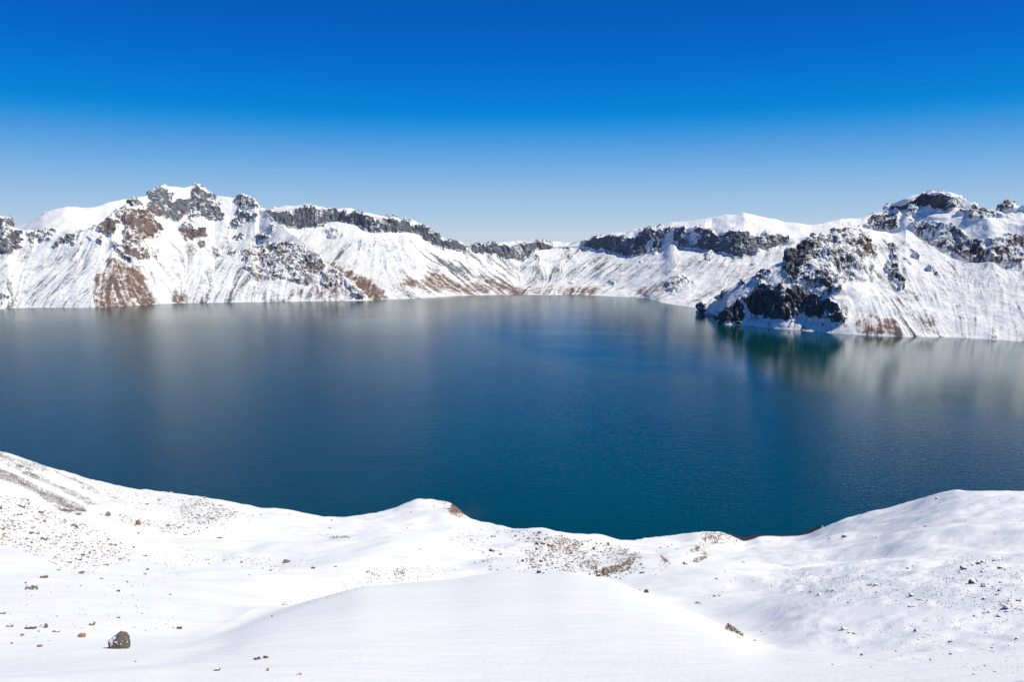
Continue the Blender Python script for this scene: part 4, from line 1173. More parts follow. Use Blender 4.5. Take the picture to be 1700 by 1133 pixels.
# every stone one can pick out: zoom window, x, y, width, height (zoom pixels), colour, own label
G1 = ('small brown stone among many scattered over the upper left snow slope', 'stones on the upper left slope')
G2 = ('small stone lying alone on smooth snow near the lower left', 'stones on the lower left snow')
G3 = ('small dark stone dotted over the snowy hollow left of centre', 'stones in the hollow left of centre')
G4 = ('brown grey stone on the stony knoll above the central snow hump', 'stones on the central knoll')
G5 = ('dark stone half sunk in the hummocky snow on the right', 'stones in the hummocky snow on the right')
G6 = ('small brown stone on the snow near the lower right corner', 'stones near the lower right corner')
ROCKS = [
    ('F1', G1, [(925, 588, 36, 42, 't', 'tan upright stone at the foot of the left scree slope, farther left of two'), (1180, 660, 36, 48, 't', 'tall pointed tan stone at the foot of the left scree slope'),
                (310, 745, 42, 32, 'g', 'grey pointed stone in the middle of the upper left stone field'), (375, 793, 52, 26, 'g', 'long grey stone in the middle of the upper left stone field'),
                (258, 750, 36, 16, 'g'), (165, 512, 28, 18, 'g'), (197, 525, 30, 20, 'g'), (240, 467, 20, 15, 'b'), (244, 495, 20, 15, 'b'), (137, 588, 35, 20, 'g'), (175, 588, 30, 14, 'g'), (220, 575, 25, 12, 'g'),
                (350, 568, 32, 27, 'g', 'round grey stone at the top of the upper left stone field'), (386, 647, 25, 24, 't'), (412, 580, 15, 12, 'b'), (555, 642, 20, 12, 'b'), (628, 680, 30, 26, 'b'), (655, 695, 20, 25, 'b'),
                (316, 632, 15, 12, 'b'), (345, 660, 20, 10, 'b'), (282, 700, 30, 12, 'b'), (155, 667, 20, 12, 'g'), (122, 690, 22, 16, 'g'),
                (672, 972, 46, 24, 'g', 'dark flat stone at the lower edge of the upper left stone field'), (708, 935, 30, 22, 'g'), (648, 832, 30, 15, 'b'), (905, 1018, 40, 15, 'b'), (945, 845, 30, 18, 'b'), (990, 850, 18, 22, 'b'),
                (925, 803, 20, 15, 'b'), (768, 920, 15, 20, 'b'), (1024, 970, 30, 15, 'b'), (1240, 940, 32, 20, 'g', 'single grey stone on open snow right of the upper left stone field'), (1332, 688, 22, 18, 'd'),
                (1435, 682, 30, 18, 'b'), (1535, 697, 30, 18, 'b'), (1583, 762, 25, 15, 'g'), (1185, 748, 15, 15, 'b'), (1355, 468, 25, 12, 'g'), (1258, 500, 20, 14, 'g'), (1465, 403, 22, 12, 'g'),
                (465, 842, 35, 8, 'b'), (535, 870, 30, 10, 'b'), (270, 830, 20, 14, 'b'), (230, 800, 14, 14, 'b'), (127, 827, 18, 12, 'b'), (38, 778, 20, 10, 'b'), (8, 535, 15, 30, 'b'), (500, 1065, 28, 14, 'b'),
                (1145, 870, 18, 18, 't'), (855, 822, 14, 10, 'b'), (832, 835, 14, 12, 'b'), (790, 865, 15, 12, 'b'), (1262, 1060, 18, 18, 'b'), (1243, 1100, 15, 12, 'b'),
                (60, 700, 14, 10, 'b'), (480, 780, 16, 12, 'b'), (590, 780, 14, 10, 'b'), (700, 830, 18, 12, 'b'), (620, 890, 14, 14, 'b'), (470, 950, 20, 16, 'b'), (600, 1000, 26, 14, 'b'), (820, 990, 16, 10, 'b'), (740, 1000, 14, 12, 'b'),
                (320, 890, 16, 14, 'b'), (170, 710, 12, 10, 'b'), (20, 850, 14, 8, 'b')]),
    ('F2', G2, [(290, 258, 88, 44, 'g', 'brown grey stone with a snow cap, upper left of the big boulder'), (410, 157, 56, 30, 'b', 'brown stone on smooth snow just above the snow capped stone'),
                (747, 120, 56, 22, 't', 'low reddish stone below the upper left stone field'), (90, 614, 56, 15, 'b', 'flat thin brown stone nearest the left picture edge'),
                (285, 620, 78, 46, 'g', 'jagged grey stone left of the big boulder'), (402, 615, 56, 36, 'g', 'slanting grey stone second to the left of the big boulder'),
                (765, 703, 64, 34, 't', 'rounded reddish brown stone just left of the big boulder'), (853, 597, 44, 26, 'b', 'small brown stone above and left of the big boulder'), (370, 798, 34, 24, 't', 'small tan stone below the row left of the big boulder'),
                (205, 698, 25, 18, 't'), (112, 773, 18, 18, 't'), (1252, 943, 16, 13, 'b', 'tiny stone on bare snow below right of the big boulder'), (1097, 535, 26, 18, 'b'), (1660, 628, 42, 36, 'g', 'small cluster of brown stone right of the big boulder'),
                (1575, 320, 30, 24, 'd'), (1095, 288, 26, 22, 'b'), (1180, 205, 16, 16, 'b'), (1220, 242, 14, 10, 'b'), (1368, 88, 20, 20, 'b'), (1347, 130, 18, 14, 'b'), (528, 523, 16, 12, 'b'), (935, 172, 32, 16, 'b'),
                (540, 92, 26, 14, 'b'), (515, 660, 58, 24, 'g', 'half buried stone with snow on it, left of the big boulder'), (20, 490, 45, 30, 'g', 'snowy stone at the left picture edge'), (360, 662, 16, 12, 'b'), (1310, 497, 22, 12, 'b'), (238, 213, 14, 16, 'b'),
                (750, 242, 12, 10, 'b'), (1605, 630, 12, 10, 'b'), (1535, 593, 12, 8, 'b'), (1010, 515, 9, 8, 'b'), (1245, 628, 10, 9, 'b'), (1445, 637, 10, 7, 'b'), (1230, 330, 12, 9, 'b'), (460, 753, 9, 7, 'b')]),
    ('P', G2, [(427, 1093.7, 9, 5.5, 'g', 'dark stone on smooth snow near the bottom edge, left of a pair'), (441, 1091, 7.5, 6.5, 'g', 'dark stone on smooth snow near the bottom edge, right of a pair'), (359.5, 1112, 10, 6, 'g', 'brown grey stone nearest the bottom edge left of centre'), (444, 1113, 4.5, 4.5, 't'),
               (496.5, 1120, 8, 3, 't'), (224.5, 1099, 2.5, 2, 'b')]),
    ('F3', G3, [(330, 377, 40, 15, 'b', 'low brown stone in the middle of the snowy hollow below the left ridge'), (908, 577, 52, 32, 't', 'pinkish stone in the snow left of the central hump'), (1135, 633, 37, 23, 'b', 'brown stone on the rounded snow edge left of the central hump'),
                (1322, 621, 25, 14, 'g'), (225, 290, 20, 10, 'b'), (40, 350, 20, 14, 'b'), (62, 292, 28, 14, 'b'), (205, 35, 22, 18, 'd', 'dark stone on the crest of the left ridge'), (170, 180, 45, 30, 'd'), (332, 157, 30, 20, 'd'), (440, 177, 28, 12, 'b'),
                (520, 585, 20, 16, 'b'), (372, 570, 14, 14, 'b'), (225, 565, 35, 8, 'b'), (702, 638, 14, 14, 'b'), (585, 697, 14, 8, 'b'), (880, 608, 14, 8, 'b'), (1287, 227, 22, 14, 'g'), (1275, 293, 14, 12, 'b'), (1607, 387, 26, 10, 'd'),
                (915, 172, 35, 11, 'g', 'flat grey stone on the snow crest against the water'), (780, 1048, 14, 16, 'b'), (583, 237, 18, 8, 'g'), (685, 178, 22, 10, 'g'), (242, 600, 14, 8, 'b'), (1590, 672, 20, 14, 't'), (770, 655, 20, 16, 'b'), (150, 560, 12, 10, 'b'), (420, 598, 12, 8, 'b')]),
    ('F4', G3, [(552, 576, 32, 17, 'd', 'dark stone on the soft snow rim below the snowy point'), (68, 483, 28, 12, 'd'), (433, 377, 12, 10, 'd'), (827, 497, 17, 11, 'g'), (1030, 486, 30, 15, 'g'), (682, 174, 14, 12, 'b'), (466, 229, 16, 10, 'b')]),
    ('F4', G4, [(1227, 583, 52, 50, 'g', 'oval grey stone standing alone left of the stony knoll'), (1310, 628, 28, 20, 't'), (1087, 700, 40, 24, 'g', 'grey stone on the snow just behind the central hump'), (1218, 735, 26, 17, 'g'), (1217, 765, 28, 18, 'g'), (1290, 770, 28, 14, 'g'), (1150, 690, 25, 20, 'b'),
                (1150, 613, 24, 12, 'b'), (1228, 458, 32, 20, 'g'), (1187, 476, 20, 12, 'g'), (1256, 458, 14, 18, 'g'), (1450, 455, 22, 22, 'b'), (1558, 505, 32, 20, 'g'), (1425, 410, 24, 12, 'b'), (1485, 490, 14, 14, 'b'), (1345, 500, 20, 8, 'b'),
                (1517, 685, 25, 22, 'b'), (1475, 703, 18, 12, 'b'), (1645, 575, 22, 24, 'g'), (1280, 430, 14, 12, 'b'), (1280, 412, 26, 10, 'b')]),
    ('F5', G4, [(203, 137, 34, 28, 'g', 'grey stone near the top of the stony knoll against the water'), (205, 195, 28, 20, 'g'), (85, 222, 32, 20, 'g'), (180, 240, 28, 34, 'g'), (235, 238, 44, 30, 'g', 'broad grey stone on the upper left of the stony knoll'), (178, 295, 20, 24, 'g'), (300, 255, 60, 30, 'b', 'brown stone beside the broad grey stone on the knoll'),
                (470, 280, 30, 28, 'g'), (498, 328, 32, 30, 'g'), (712, 290, 24, 36, 'g'), (157, 460, 36, 26, 'g'), (195, 508, 38, 38, 'g', 'dark grey stone at the left foot of the stony knoll by the hump'), (322, 433, 24, 18, 'g'), (357, 470, 22, 16, 'b'), (432, 495, 18, 16, 'g'), (218, 405, 36, 30, 'b'),
                (170, 358, 30, 18, 'b'), (45, 402, 26, 24, 'b'), (75, 333, 26, 18, 'g'), (1168, 510, 44, 34, 'g', 'grey stone at the right foot of the stony knoll'), (755, 540, 36, 36, 'd', 'dark stone among brown grass at the foot of the knoll'), (820, 520, 46, 46, 't', 'orange brown stone among grass at the foot of the knoll'),
                (675, 530, 20, 20, 'b'), (963, 573, 16, 14, 'g'), (922, 560, 24, 16, 'b'), (1208, 690, 38, 44, 'g', 'upright grey stone on the right shoulder of the central hump'), (1147, 678, 12, 12, 'b'), (1343, 279, 28, 16, 'd', 'dark stone alone on the snow right of the stony knoll'), (1410, 272, 18, 12, 'b'),
                (1497, 295, 26, 10, 'g'), (1445, 252, 14, 12, 'g'), (1575, 428, 44, 30, 'g', 'brown grey stone at the end of the orange bank by the shore knoll'), (1075, 345, 36, 24, 'g'), (1140, 328, 14, 12, 'b'), (1160, 435, 14, 34, 'g'), (605, 250, 20, 26, 'b'), (680, 207, 36, 12, 'g'), (780, 240, 20, 20, 'b'), (850, 245, 20, 36, 'b'),
                (300, 330, 22, 16, 'b'), (400, 250, 18, 14, 'b'), (520, 250, 20, 16, 'b'), (560, 290, 18, 14, 'b'), (630, 335, 20, 14, 'b'), (720, 355, 18, 14, 'b'), (270, 450, 20, 14, 'b'), (450, 445, 22, 14, 'b'), (130, 395, 18, 16, 'b'), (240, 520, 24, 14, 'g')]),
    ('F6', G5, [(1550, 155, 38, 36, 'd', 'dark upright stone on the right slope near the beach'), (1570, 232, 13, 12, 'd'), (1553, 948, 48, 30, 'd', 'square dark stone in the right hollow left of a drift'), (1593, 981, 34, 16, 'd'), (1640, 988, 22, 14, 'd'),
                (797, 1048, 56, 26, 'd', 'jagged dark stone at the right foot of the central hump'), (592, 540, 26, 16, 'd'), (624, 512, 20, 8, 'd'), (937, 578, 24, 14, 'd'), (460, 520, 18, 18, 'd'), (545, 462, 40, 10, 'd'), (690, 380, 20, 8, 'b'), (1345, 655, 36, 16, 'd'),
                (1270, 628, 24, 12, 'd'), (1415, 623, 20, 18, 'd'), (1470, 618, 26, 10, 'd'), (1514, 691, 22, 12, 'd'), (1590, 723, 20, 14, 'd'), (1612, 1107, 18, 10, 'd'), (1200, 632, 20, 8, 'b'), (640, 641, 14, 8, 'd'), (445, 668, 24, 18, 'd'), (488, 665, 14, 14, 'd'),
                (515, 630, 16, 10, 'd'), (405, 688, 18, 8, 'd'), (940, 928, 11, 8, 'b'), (850, 975, 20, 7, 'b'), (1428, 175, 20, 8, 'b'), (262, 285, 30, 14, 'd')]),
    ('F7', G5, [(900, 143, 20, 16, 'd', 'small dark stone just below the right snow crest'), (815, 374, 32, 15, 'd', 'flat dark stone on the open right snow slope'), (397, 474, 22, 13, 'd'), (1130, 738, 40, 36, 'd', 'snow capped dark stone, leftmost of the right hand rock cluster'), (1105, 773, 26, 12, 'd'),
                (1255, 693, 30, 40, 'd', 'upright dark stone at the top of the right hand rock cluster'), (1305, 680, 36, 26, 'd'), (1215, 713, 26, 12, 'd'), (1418, 668, 58, 26, 'g', 'long low brown grey stone at the top right of the rock cluster'), (1297, 768, 30, 22, 'd'), (1445, 738, 34, 24, 'd'), (1490, 753, 22, 12, 'd'),
                (1318, 882, 52, 46, 'd', 'largest dark stone at the foot of the right hand rock cluster'), (1208, 858, 54, 36, 'd', 'slanted dark stone left of the largest one in the rock cluster'), (1248, 846, 30, 18, 'd'), (1280, 808, 24, 8, 'b'), (1447, 862, 18, 14, 'd'), (1380, 898, 16, 12, 'd'), (380, 880, 36, 26, 'd'), (330, 878, 18, 22, 'd'),
                (685, 970, 38, 30, 'd', 'dark peaked stone in the middle of the right hollow'), (568, 925, 18, 12, 'd'), (830, 1015, 34, 12, 'd'), (757, 1010, 20, 14, 'd'), (688, 1066, 42, 11, 'g'), (560, 1018, 18, 12, 'd'), (400, 985, 18, 12, 'd'), (360, 790, 16, 8, 'd'), (268, 803, 16, 14, 'g'), (262, 857, 20, 8, 'd'),
                (745, 900, 22, 8, 'd'), (990, 832, 18, 8, 'd'), (655, 740, 18, 20, 'd'), (700, 720, 12, 10, 'd'), (148, 1032, 20, 10, 'd'), (70, 1000, 20, 8, 'd'), (395, 945, 20, 10, 'd'), (1490, 1075, 36, 30, 'd'), (1600, 1015, 26, 18, 'd'), (1520, 1020, 22, 14, 'd'), (1413, 965, 18, 18, 'd'), (1305, 1000, 28, 24, 'd'),
                (1137, 925, 14, 10, 'd'), (1500, 1110, 24, 12, 'd'), (1350, 1115, 24, 10, 'd'), (1545, 945, 18, 8, 'd'), (1438, 930, 22, 16, 'd')]),
    ('F8', G6, [(878, 505, 26, 10, 'd'), (1147, 567, 42, 13, 'g', 'flat grey brown stone on smooth snow in the lower right'), (803, 587, 30, 23, 'd'), (765, 545, 24, 8, 'd'), (928, 625, 16, 10, 'd'), (825, 660, 20, 14, 'd'), (1088, 680, 34, 16, 'b'), (265, 724, 18, 8, 'd'), (352, 790, 20, 19, 't', 'small tan stone on smooth snow right of the central hump'), (636, 760, 12, 12, 'b'),
                (783, 818, 14, 8, 'b'), (922, 830, 12, 14, 'b'), (735, 980, 26, 9, 't', 'low reddish stone near the bottom edge on the right'), (1458, 928, 18, 9, 'b'), (1375, 880, 12, 14, 'b'), (1090, 783, 24, 14, 'b'), (1438, 730, 18, 8, 'b'), (1458, 765, 26, 8, 'b'), (1395, 608, 36, 10, 'd'), (1490, 465, 28, 20, 'd'), (1300, 465, 28, 12, 'd'), (1580, 494, 28, 9, 'd'),
                (1365, 440, 20, 12, 'd'), (1413, 435, 18, 10, 'd'), (1642, 652, 24, 18, 'd'), (1673, 890, 26, 10, 'd'), (112, 873, 16, 8, 't'), (428, 890, 12, 8, 'b'), (1283, 905, 9, 8, 'b'), (1280, 952, 16, 8, 'b')]),
]
ZONE = {G1[0]: 'the upper left field', G2[0]: 'the lower left snow', G3[0]: 'the hollow left of centre', G4[0]: 'the central knoll', G5[0]: 'the right hummocks',
        G6[0]: 'the lower right snow'}
COLOUR = {'b': 'brown', 'g': 'grey', 'd': 'dark', 't': 'tan'}
ORD = ['leftmost', 'second from left', 'third from left', 'fourth from left', 'fifth from left', 'sixth from left', 'seventh from left', 'eighth from left', 'ninth from left', 'tenth from left', 'eleventh from left']
NUM = ['', '', 'two', 'three', 'four', 'five', 'six', 'seven', 'eight', 'nine', 'ten', 'eleven', 'twelve']
plain = []
for z, grp, items in ROCKS:
    x0, y0, sc_ = Z[z]
    for it in items:
        x, y, w, h, key = it[:5]
        own = it[5] if len(it) > 5 else None
        X, Y, w, h = x0 + x / sc_, y0 + y / sc_, w / sc_, h / sc_
        o = put_stone(X, Y, w, h, key, label=own or grp[0])
        if o is not None:
            o['group'] = grp[1]
            if own is None:
                plain.append([o, grp[0], X, Y, w, h, key])
n_st = len(plain)
# say for each stone what it looks like and where in its field it lies
for g in ZONE:
    sub = [p for p in plain if p[1] == g]
    xs, ys = [p[2] for p in sub], [p[3] for p in sub]
    for p in sub:
        fx = (p[2] - min(xs)) / (max(xs) - min(xs) + 1e-6)
        fy = (p[3] - min(ys)) / (max(ys) - min(ys) + 1e-6)
        pos_ = {(0, 0): 'top left', (1, 0): 'top', (2, 0): 'top right', (0, 1): 'left side', (1, 1): 'middle', (2, 1): 'right side', (0, 2): 'lower left', (1, 2): 'lower edge', (2, 2): 'lower right'}[(min(2, int(fx * 3)), min(2, int(fy * 3)))]
        shape = 'flat ' if p[5] < .5 * p[4] else ('upright ' if p[5] > 1.05 * p[4] else '')
        sz = 'tiny' if p[4] < 3.2 else ('small' if p[4] < 5.2 else 'larger')
        p.append('%s %s%s stone, %s of %s' % (sz, shape, COLOUR[p[6]], pos_, ZONE[g]))
byl = {}
for p in plain:
    byl.setdefault(p[7], []).append(p)
for lab, ps in byl.items():
    ps.sort(key=lambda p: p[2])
    for k, p in enumerate(ps):
        if len(ps) == 1 or len(ps) > 12:
            p[0]['label'] = lab
        else:
            o_ = 'rightmost' if k == len(ps) - 1 and len(ps) > 1 else ORD[k]
            p[0]['label'] = '%s, %s of %s' % (lab, o_, NUM[len(ps)])

# the big boulder in the lower left, with its patch of snow
bl, bn, bd_ = hit(196, 1077.5)
u = bd_ / FPX
bv, bf = ico(4)
bv = bv.copy()
for nx, ny, nz, hh in ((1, .1, .12, .74), (-.6, -.1, .8, .66), (-.2, -.25, 1, .80), (.55, -.1, .80, .80), (.05, -1, .28, .62), (-.72, -.68, .12, .66), (.62, -.75, .2, .72), (-1, .1, .1, .86), (.3, 1, .2, .8),
                      (-.4, -.6, .62, .66), (.35, -.62, .66, .72), (0, 0, -1, .6), (-.5, .6, .4, .7)):
    nn = np.array([nx, ny, nz]) / math.sqrt(nx * nx + ny * ny + nz * nz)
    dd = bv @ nn
    ov = dd > hh
    bv[ov] -= np.outer((dd[ov] - hh) * .96, nn)
bv += fbm(bv + 5, .30, 4, .6, 4.0)[:, None] * bv * .075
bv /= np.abs(bv).max(0)
size = np.array([15.0 * u, 13.0 * u, 15.0 * u])
bme = mesh_from('boulder_body', bv * size, bf, MAT_BOULDER)
boulder = bpy.data.objects.new('boulder', None)
COL.objects.link(boulder)
boulder.location = bl + Vector((0, .25, 0))
boulder['label'] = 'large grey brown boulder with a snow patch on the lower left snow'
boulder['category'] = 'boulder'
body = bpy.data.objects.new('rock', bme)
COL.objects.link(body)
body.parent = boulder
body.location = (0, 0, 6.6 * u)
m_s, nt_s, b_s = new_mat('snow_cap')
b_s.inputs['Base Color'].default_value = (0.88, 0.88, 0.88, 1)
b_s.inputs['Roughness'].default_value = 0.7
bw = bv * size
fn = fbm(bv + 9.3, .45, 3, .6, 8.0)
vn = bv / np.linalg.norm(bv, axis=1, keepdims=True)
keepv = ((vn @ np.array([-.62, -.55, .56])) > .80 + fn * .35)
spots = (fbm(bv + 3.3, .16, 2, .5, 12.0) > .40) & (vn[:, 1] < .1) & (vn[:, 2] > .05)
kf = [f for f in bf if keepv[list(f)].all() or spots[list(f)].sum() >= 2]
ids = sorted({i for f in kf for i in f})
mp_ = {i: k for k, i in enumerate(ids)}
top = bw[ids] + vn[ids] * .035
sme = mesh_from('snow_patch', np.concatenate([top, bw[ids] - vn[ids] * .03]), [tuple(mp_[i] for i in f) for f in kf], m_s, True)
sp_o = bpy.data.objects.new('snow_patch', sme)
COL.objects.link(sp_o)
sp_o.parent = body

# stones too small and too many to pick out one by one
base_v, base_f = ico(0)
base_f = np.array(base_f)


def in_poly(x, y, P_):
    c = False
    for i in range(len(P_)):
        (x1, y1), (x2, y2) = P_[i], P_[i - 1]
        if (y1 > y) != (y2 > y) and x < (x2 - x1) * (y - y1) / (y2 - y1) + x1:
            c = not c
    return c


def scatter(areas, seed, clump=.62):
    r = random.Random(seed)
    V, F_, n = [], [], 0
    rn = np.random.default_rng(seed)
    for poly, count, s0, s1 in areas:
        P_ = [tuple(p) for p in poly]
        xs, ys = [p[0] for p in P_], [p[1] for p in P_]
        k = tries = 0
        # stones gather in loose clumps
        cl = []
        while len(cl) < max(6, count // 14) and tries < 4000:
            tries += 1
            x, y = r.uniform(min(xs), max(xs)), r.uniform(min(ys), max(ys))
            if in_poly(x, y, P_):
                cl.append((x, y))
        tries = 0
        while k < count and tries < count * 12:
            tries += 1
            if r.random() < clump and cl:
                cx, cy = r.choice(cl)
                x, y = r.gauss(cx, 9), r.gauss(cy, 3.2)
            else:
                x, y = r.uniform(min(xs), max(xs)), r.uniform(min(ys), max(ys))
            if not in_poly(x, y, P_):
                continue
            q = hit(x, y)
            if q is None:
                continue
            loc, nor, dd = q
            w = (s0 + (s1 - s0) * r.random() ** 2.2) * dd / FPX
            rot = np.array(Matrix.Rotation(r.uniform(0, 6.28), 3, 'Z') @ Matrix.Rotation(r.uniform(-.5, .5), 3, 'X'))
            v = base_v * (1 + rn.uniform(-.28, .28, (12, 1))) * np.array([w * .55, w * .5, w * r.uniform(.3, .5)])
            V.append(v @ rot.T + np.array(loc) + np.array([0, 0, w * .08]))
            F_.append(base_f + n)
            n += 12
            k += 1
    return np.concatenate(V), np.concatenate(F_)


def stuff_mesh(name, V, F_, mat, label):
    me = bpy.data.meshes.new(name)
    nf = len(F_)
    me.vertices.add(len(V))
    me.vertices.foreach_set('co', V.reshape(-1).astype(np.float32))
    me.loops.add(nf * 3)
    me.loops.foreach_set('vertex_index', F_.reshape(-1).astype(np.int32))
    me.polygons.add(nf)
    me.polygons.foreach_set('loop_start', (np.arange(nf) * 3).astype(np.int32))
    me.polygons.foreach_set('loop_total', np.full(nf, 3, np.int32))
    me.update(calc_edges=True)
    me.materials.append(mat)
    o = bpy.data.objects.new(name, me)
    COL.objects.link(o)
    o['kind'] = 'stuff'
    o['label'] = label
    o['category'] = 'gravel'
    return o


V, F_ = scatter([
    (zp('F1', [(0, 420), (200, 440), (400, 540), (700, 640), (1050, 820), (1150, 980), (900, 1040), (500, 1050), (250, 920), (0, 860)]), 1326, 0.77, 3.0),
    (zp('F1', [(700, 560), (950, 560), (1250, 640), (1600, 660), (1800, 720), (1700, 780), (1300, 740), (1000, 640)]), 408, 0.68, 2.6),
    (zp('F1', [(400, 1040), (900, 900), (1648, 850), (1648, 1133), (500, 1133)]), 306, 0.59, 2.0),
    (zp('F2', [(0, 300), (1674, 150), (1674, 700), (900, 640), (0, 780)]), 331, 0.51, 1.7),
    (zp('F3', [(0, 20), (180, 40), (480, 140), (640, 190), (300, 260), (0, 280)]), 663, 0.68, 3.2),
    (zp('F3', [(0, 500), (500, 540), (1200, 560), (1250, 600), (800, 680), (400, 620), (0, 620)]), 280, 0.59, 2.0),
    (zp('F3', [(1180, 350), (1480, 355), (1460, 390), (1250, 385)]), 102, 0.59, 1.8),
    (zp('F3', [(850, 880), (1200, 830), (1648, 660), (1648, 800), (1000, 980), (860, 980)]), 178, 0.51, 1.6),
    (zp('F4', [(0, 770), (350, 740), (900, 740), (900, 790), (500, 880), (50, 920)]), 433, 0.59, 2.2),
    (zp('F4', [(850, 420), (1150, 380), (1700, 410), (1700, 830), (1350, 780), (1000, 600), (800, 500)]), 433, 0.68, 2.6),
    (zp('F5', [(100, 130), (400, 170), (560, 210), (900, 250), (1150, 340), (1200, 480), (1000, 560), (850, 580), (600, 520), (250, 500), (60, 480)]), 1581, 0.77, 3.8),
    (zp('F5', [(1240, 300), (1400, 340), (1480, 440), (1300, 560), (1200, 560), (1340, 420)]), 153, 0.59, 2.0),
    (zp('F6', [(320, 130), (520, 120), (660, 200), (690, 230), (450, 230), (300, 300), (200, 300), (330, 200)]), 331, 0.77, 2.8),
    (zp('F4', [(720, 130), (860, 140), (1040, 310), (880, 290)]), 229, 0.59, 2.2),
], 21)
stuff_mesh('scattered_stones', V, F_, MAT_STONE, 'small brown stones strewn over the left and central foreground snow')
V, F_ = scatter([
    (zp('F6', [(150, 560), (700, 500), (1000, 560), (1648, 700), (1648, 1100), (900, 900), (600, 700)]), 480, 0.42, 1.7),
    (zp('F6', [(1050, 480), (1560, 470), (1648, 560), (1500, 680), (1250, 600)]), 600, 0.59, 2.2),
    (zp('F7', [(0, 800), (400, 760), (800, 780), (1050, 640), (1500, 640), (1648, 760), (1648, 1133), (0, 1040)]), 1860, 0.51, 2.5),
    (zp('F8', [(100, 480), (800, 480), (1700, 440), (1700, 960), (1000, 900), (300, 760)]), 1260, 0.42, 2.0),
    (zp('F7', [(200, 300), (1000, 130), (1648, 120), (1648, 600), (800, 560), (100, 520)]), 270, 0.42, 1.6),
], 23)
stuff_mesh('rubble', V, F_, MAT_STONE_DARK, 'small dark rubble strewn over the right foreground snow')
V, F_ = scatter([
    (zp('F1', [(-20, 190), (170, 265), (360, 365), (520, 435), (740, 528), (680, 545), (540, 525), (400, 470), (200, 360), (-20, 285)]), 2850, 0.59, 1.9),
    (zp('F1', [(-20, 70), (200, 125), (400, 195), (440, 240), (300, 205), (100, 125), (-20, 95)]), 630, 0.59, 1.7),
    (zp('F1', [(-20, 90), (250, 190), (420, 290), (700, 420), (860, 510), (760, 515), (560, 410), (300, 280), (-20, 150)]), 930, 0.51, 1.6),
    (zp('F1', [(400, 195), (800, 300), (1300, 385), (1648, 440), (1900, 560), (1800, 700), (1300, 600), (900, 460), (600, 330)]), 1350, 0.51, 1.8),
], 22, .15)
stuff_mesh('scree', V, F_, MAT_STONE_GREY, 'grey scree streaks on the left ridge')


# ------------------------------------------------------------------ dry grass poking out of the snow
def grass(areas, seed):
    r = random.Random(seed)
    V, F_ = [], []
    for poly, count, hpx in areas:
        P_ = [tuple(p) for p in poly]
        xs, ys = [p[0] for p in P_], [p[1] for p in P_]
        k = tries = 0
        while k < count and tries < count * 12:
            tries += 1
            x, y = r.uniform(min(xs), max(xs)), r.uniform(min(ys), max(ys))
            if not in_poly(x, y, P_):
                continue
            q = hit(x, y)
            if q is None:
                continue
            loc, nor, dd = q
            hh = hpx * dd / FPX
            for b in range(7):
                a = r.uniform(0, 6.28)
                lx, ly = math.cos(a), math.sin(a)
                rr = r.uniform(0, .35) * hh
                b0 = Vector((loc.x + lx * rr, loc.y + ly * rr, loc.z - .03))
                tip = b0 + Vector((lx * hh * r.uniform(.1, .6), ly * hh * r.uniform(.1, .6), hh * r.uniform(.5, 1.1)))
                wv = Vector((-ly, lx, 0)) * hh * .11
                n = len(V)
                V += [tuple(b0 - wv), tuple(b0 + wv), tuple(tip)]
                F_.append((n, n + 1, n + 2))
            k += 1
    return np.array(V), np.array(F_)


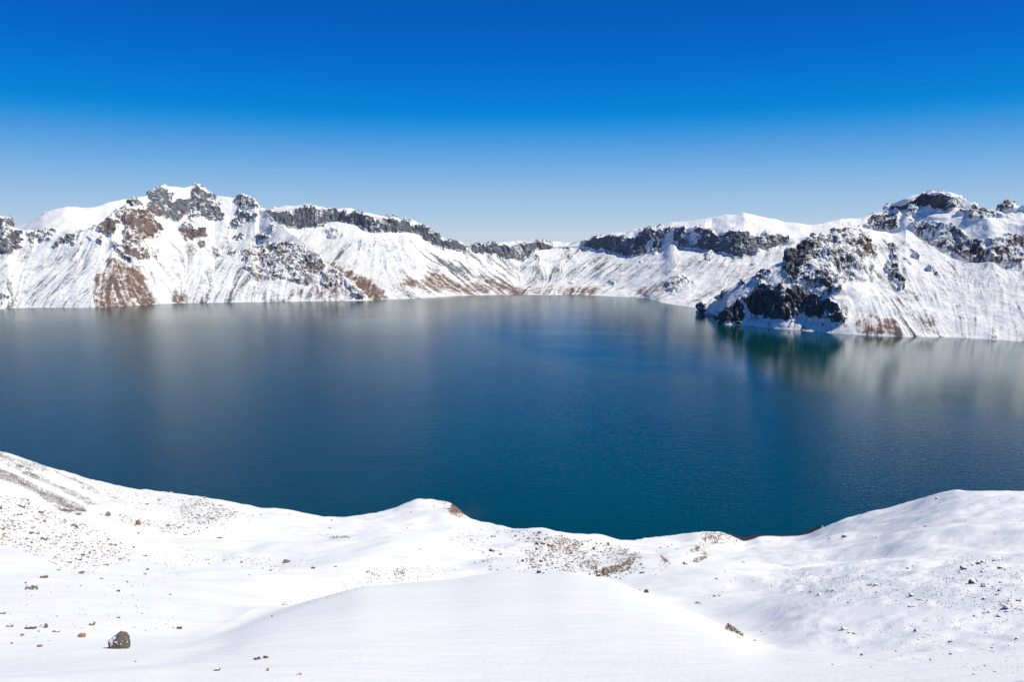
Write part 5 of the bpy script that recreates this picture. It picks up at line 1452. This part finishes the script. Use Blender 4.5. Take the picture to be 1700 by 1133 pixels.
m_g, nt_g, b_g = new_mat('dry_grass')
gpos = N(nt_g, 'ShaderNodeNewGeometry').outputs['Position']
nt_g.links.new(mix_col(nt_g, math_node(nt_g, 'MULTIPLY_ADD', noise_tex(nt_g, gpos, 0.6, 3.0), 2.4, -0.7, clamp=True), (0.14, 0.085, 0.04), (0.34, 0.21, 0.10)), b_g.inputs['Base Color'])
b_g.inputs['Roughness'].default_value = 0.9
V, F_ = grass([
    (zp('F5', [(620, 430), (700, 390), (760, 430), (740, 490), (650, 490)]), 90, 2.6),
    (zp('F5', [(700, 520), (840, 470), (940, 440), (1060, 380), (1110, 380), (1050, 500), (900, 540), (760, 560)]), 240, 3.4),
    (zp('F5', [(300, 260), (420, 190), (560, 240), (600, 310), (480, 330), (320, 330)]), 150, 2.6),
    (zp('F5', [(1320, 340), (1400, 400), (1430, 440), (1380, 430)]), 40, 2.6),
    (zp('F6', [(340, 190), (360, 140), (480, 130), (600, 170), (470, 200)]), 90, 2.6),
    (zp('F6', [(240, 290), (290, 250), (320, 250), (300, 290)]), 30, 2.6),
    (zp('F6', [(230, 380), (300, 345), (390, 325), (380, 350), (300, 385)]), 70, 2.6),
    (zp('F6', [(525, 950), (560, 915), (600, 940), (700, 1010), (690, 1022), (580, 975)]), 90, 3.6),
    (zp('F6', [(270, 740), (290, 720), (340, 745)]), 14, 2.6),
    (zp('F3', [(1280, 382), (1300, 370), (1420, 370), (1460, 380)]), 36, 2.2),
    (zp('F3', [(860, 960), (880, 930), (910, 950), (905, 965)]), 10, 2.4),
    (zp('F4', [(300, 830), (330, 770), (390, 765), (420, 850), (340, 870)]), 40, 2.6),
    (zp('F4', [(30, 800), (60, 780), (200, 830), (180, 850)]), 26, 2.4),
    (zp('F4', [(850, 170), (900, 160), (1030, 300), (900, 290)]), 60, 2.0),
], 31)
go = stuff_mesh('dry_grass', V, F_, m_g, 'dry brown grass tufts poking through the snow')
go['category'] = 'grass'

# ------------------------------------------------------------------ low dark rock bar in the water at the left edge
tt = np.linspace(0, 1, 60)[None, :]
ww = np.linspace(-1, 1, 9)[:, None]
bx = -60 + 71.5 * tt + 0 * ww
cen = at(bx, np.full_like(bx, 513.6), shore_d(bx, np.full_like(bx, 513.6)))
wid = 7.0 * np.sqrt(np.clip(1 - tt ** 6, 0, 1)) * (1 + .3 * np.sin(tt * 23))
bar = cen.copy()
bar[..., 1] += ww * wid
bar[..., 2] = 2.6 * (1 - ww ** 2) * np.clip(1.02 - tt ** 8, 0, 1) - .5
bar[..., 2] += fbm(bar, 6, 3, .6, 81.0) * 1.2 * (np.abs(ww) < .9)
bo = grid_mesh('rock_bar', bar, {}, MAT_STONE_DARK)
bo['label'] = 'low dark rock bar in the water at the left end of the shore'
bo['category'] = 'rock'
print('stones', n_st, 'tris', sum(len(o.data.polygons) * (2 if len(o.data.polygons[0].vertices) == 4 else 1) for o in COL.objects if o.type == 'MESH' and o.name.split('.')[0] != 'stone'))
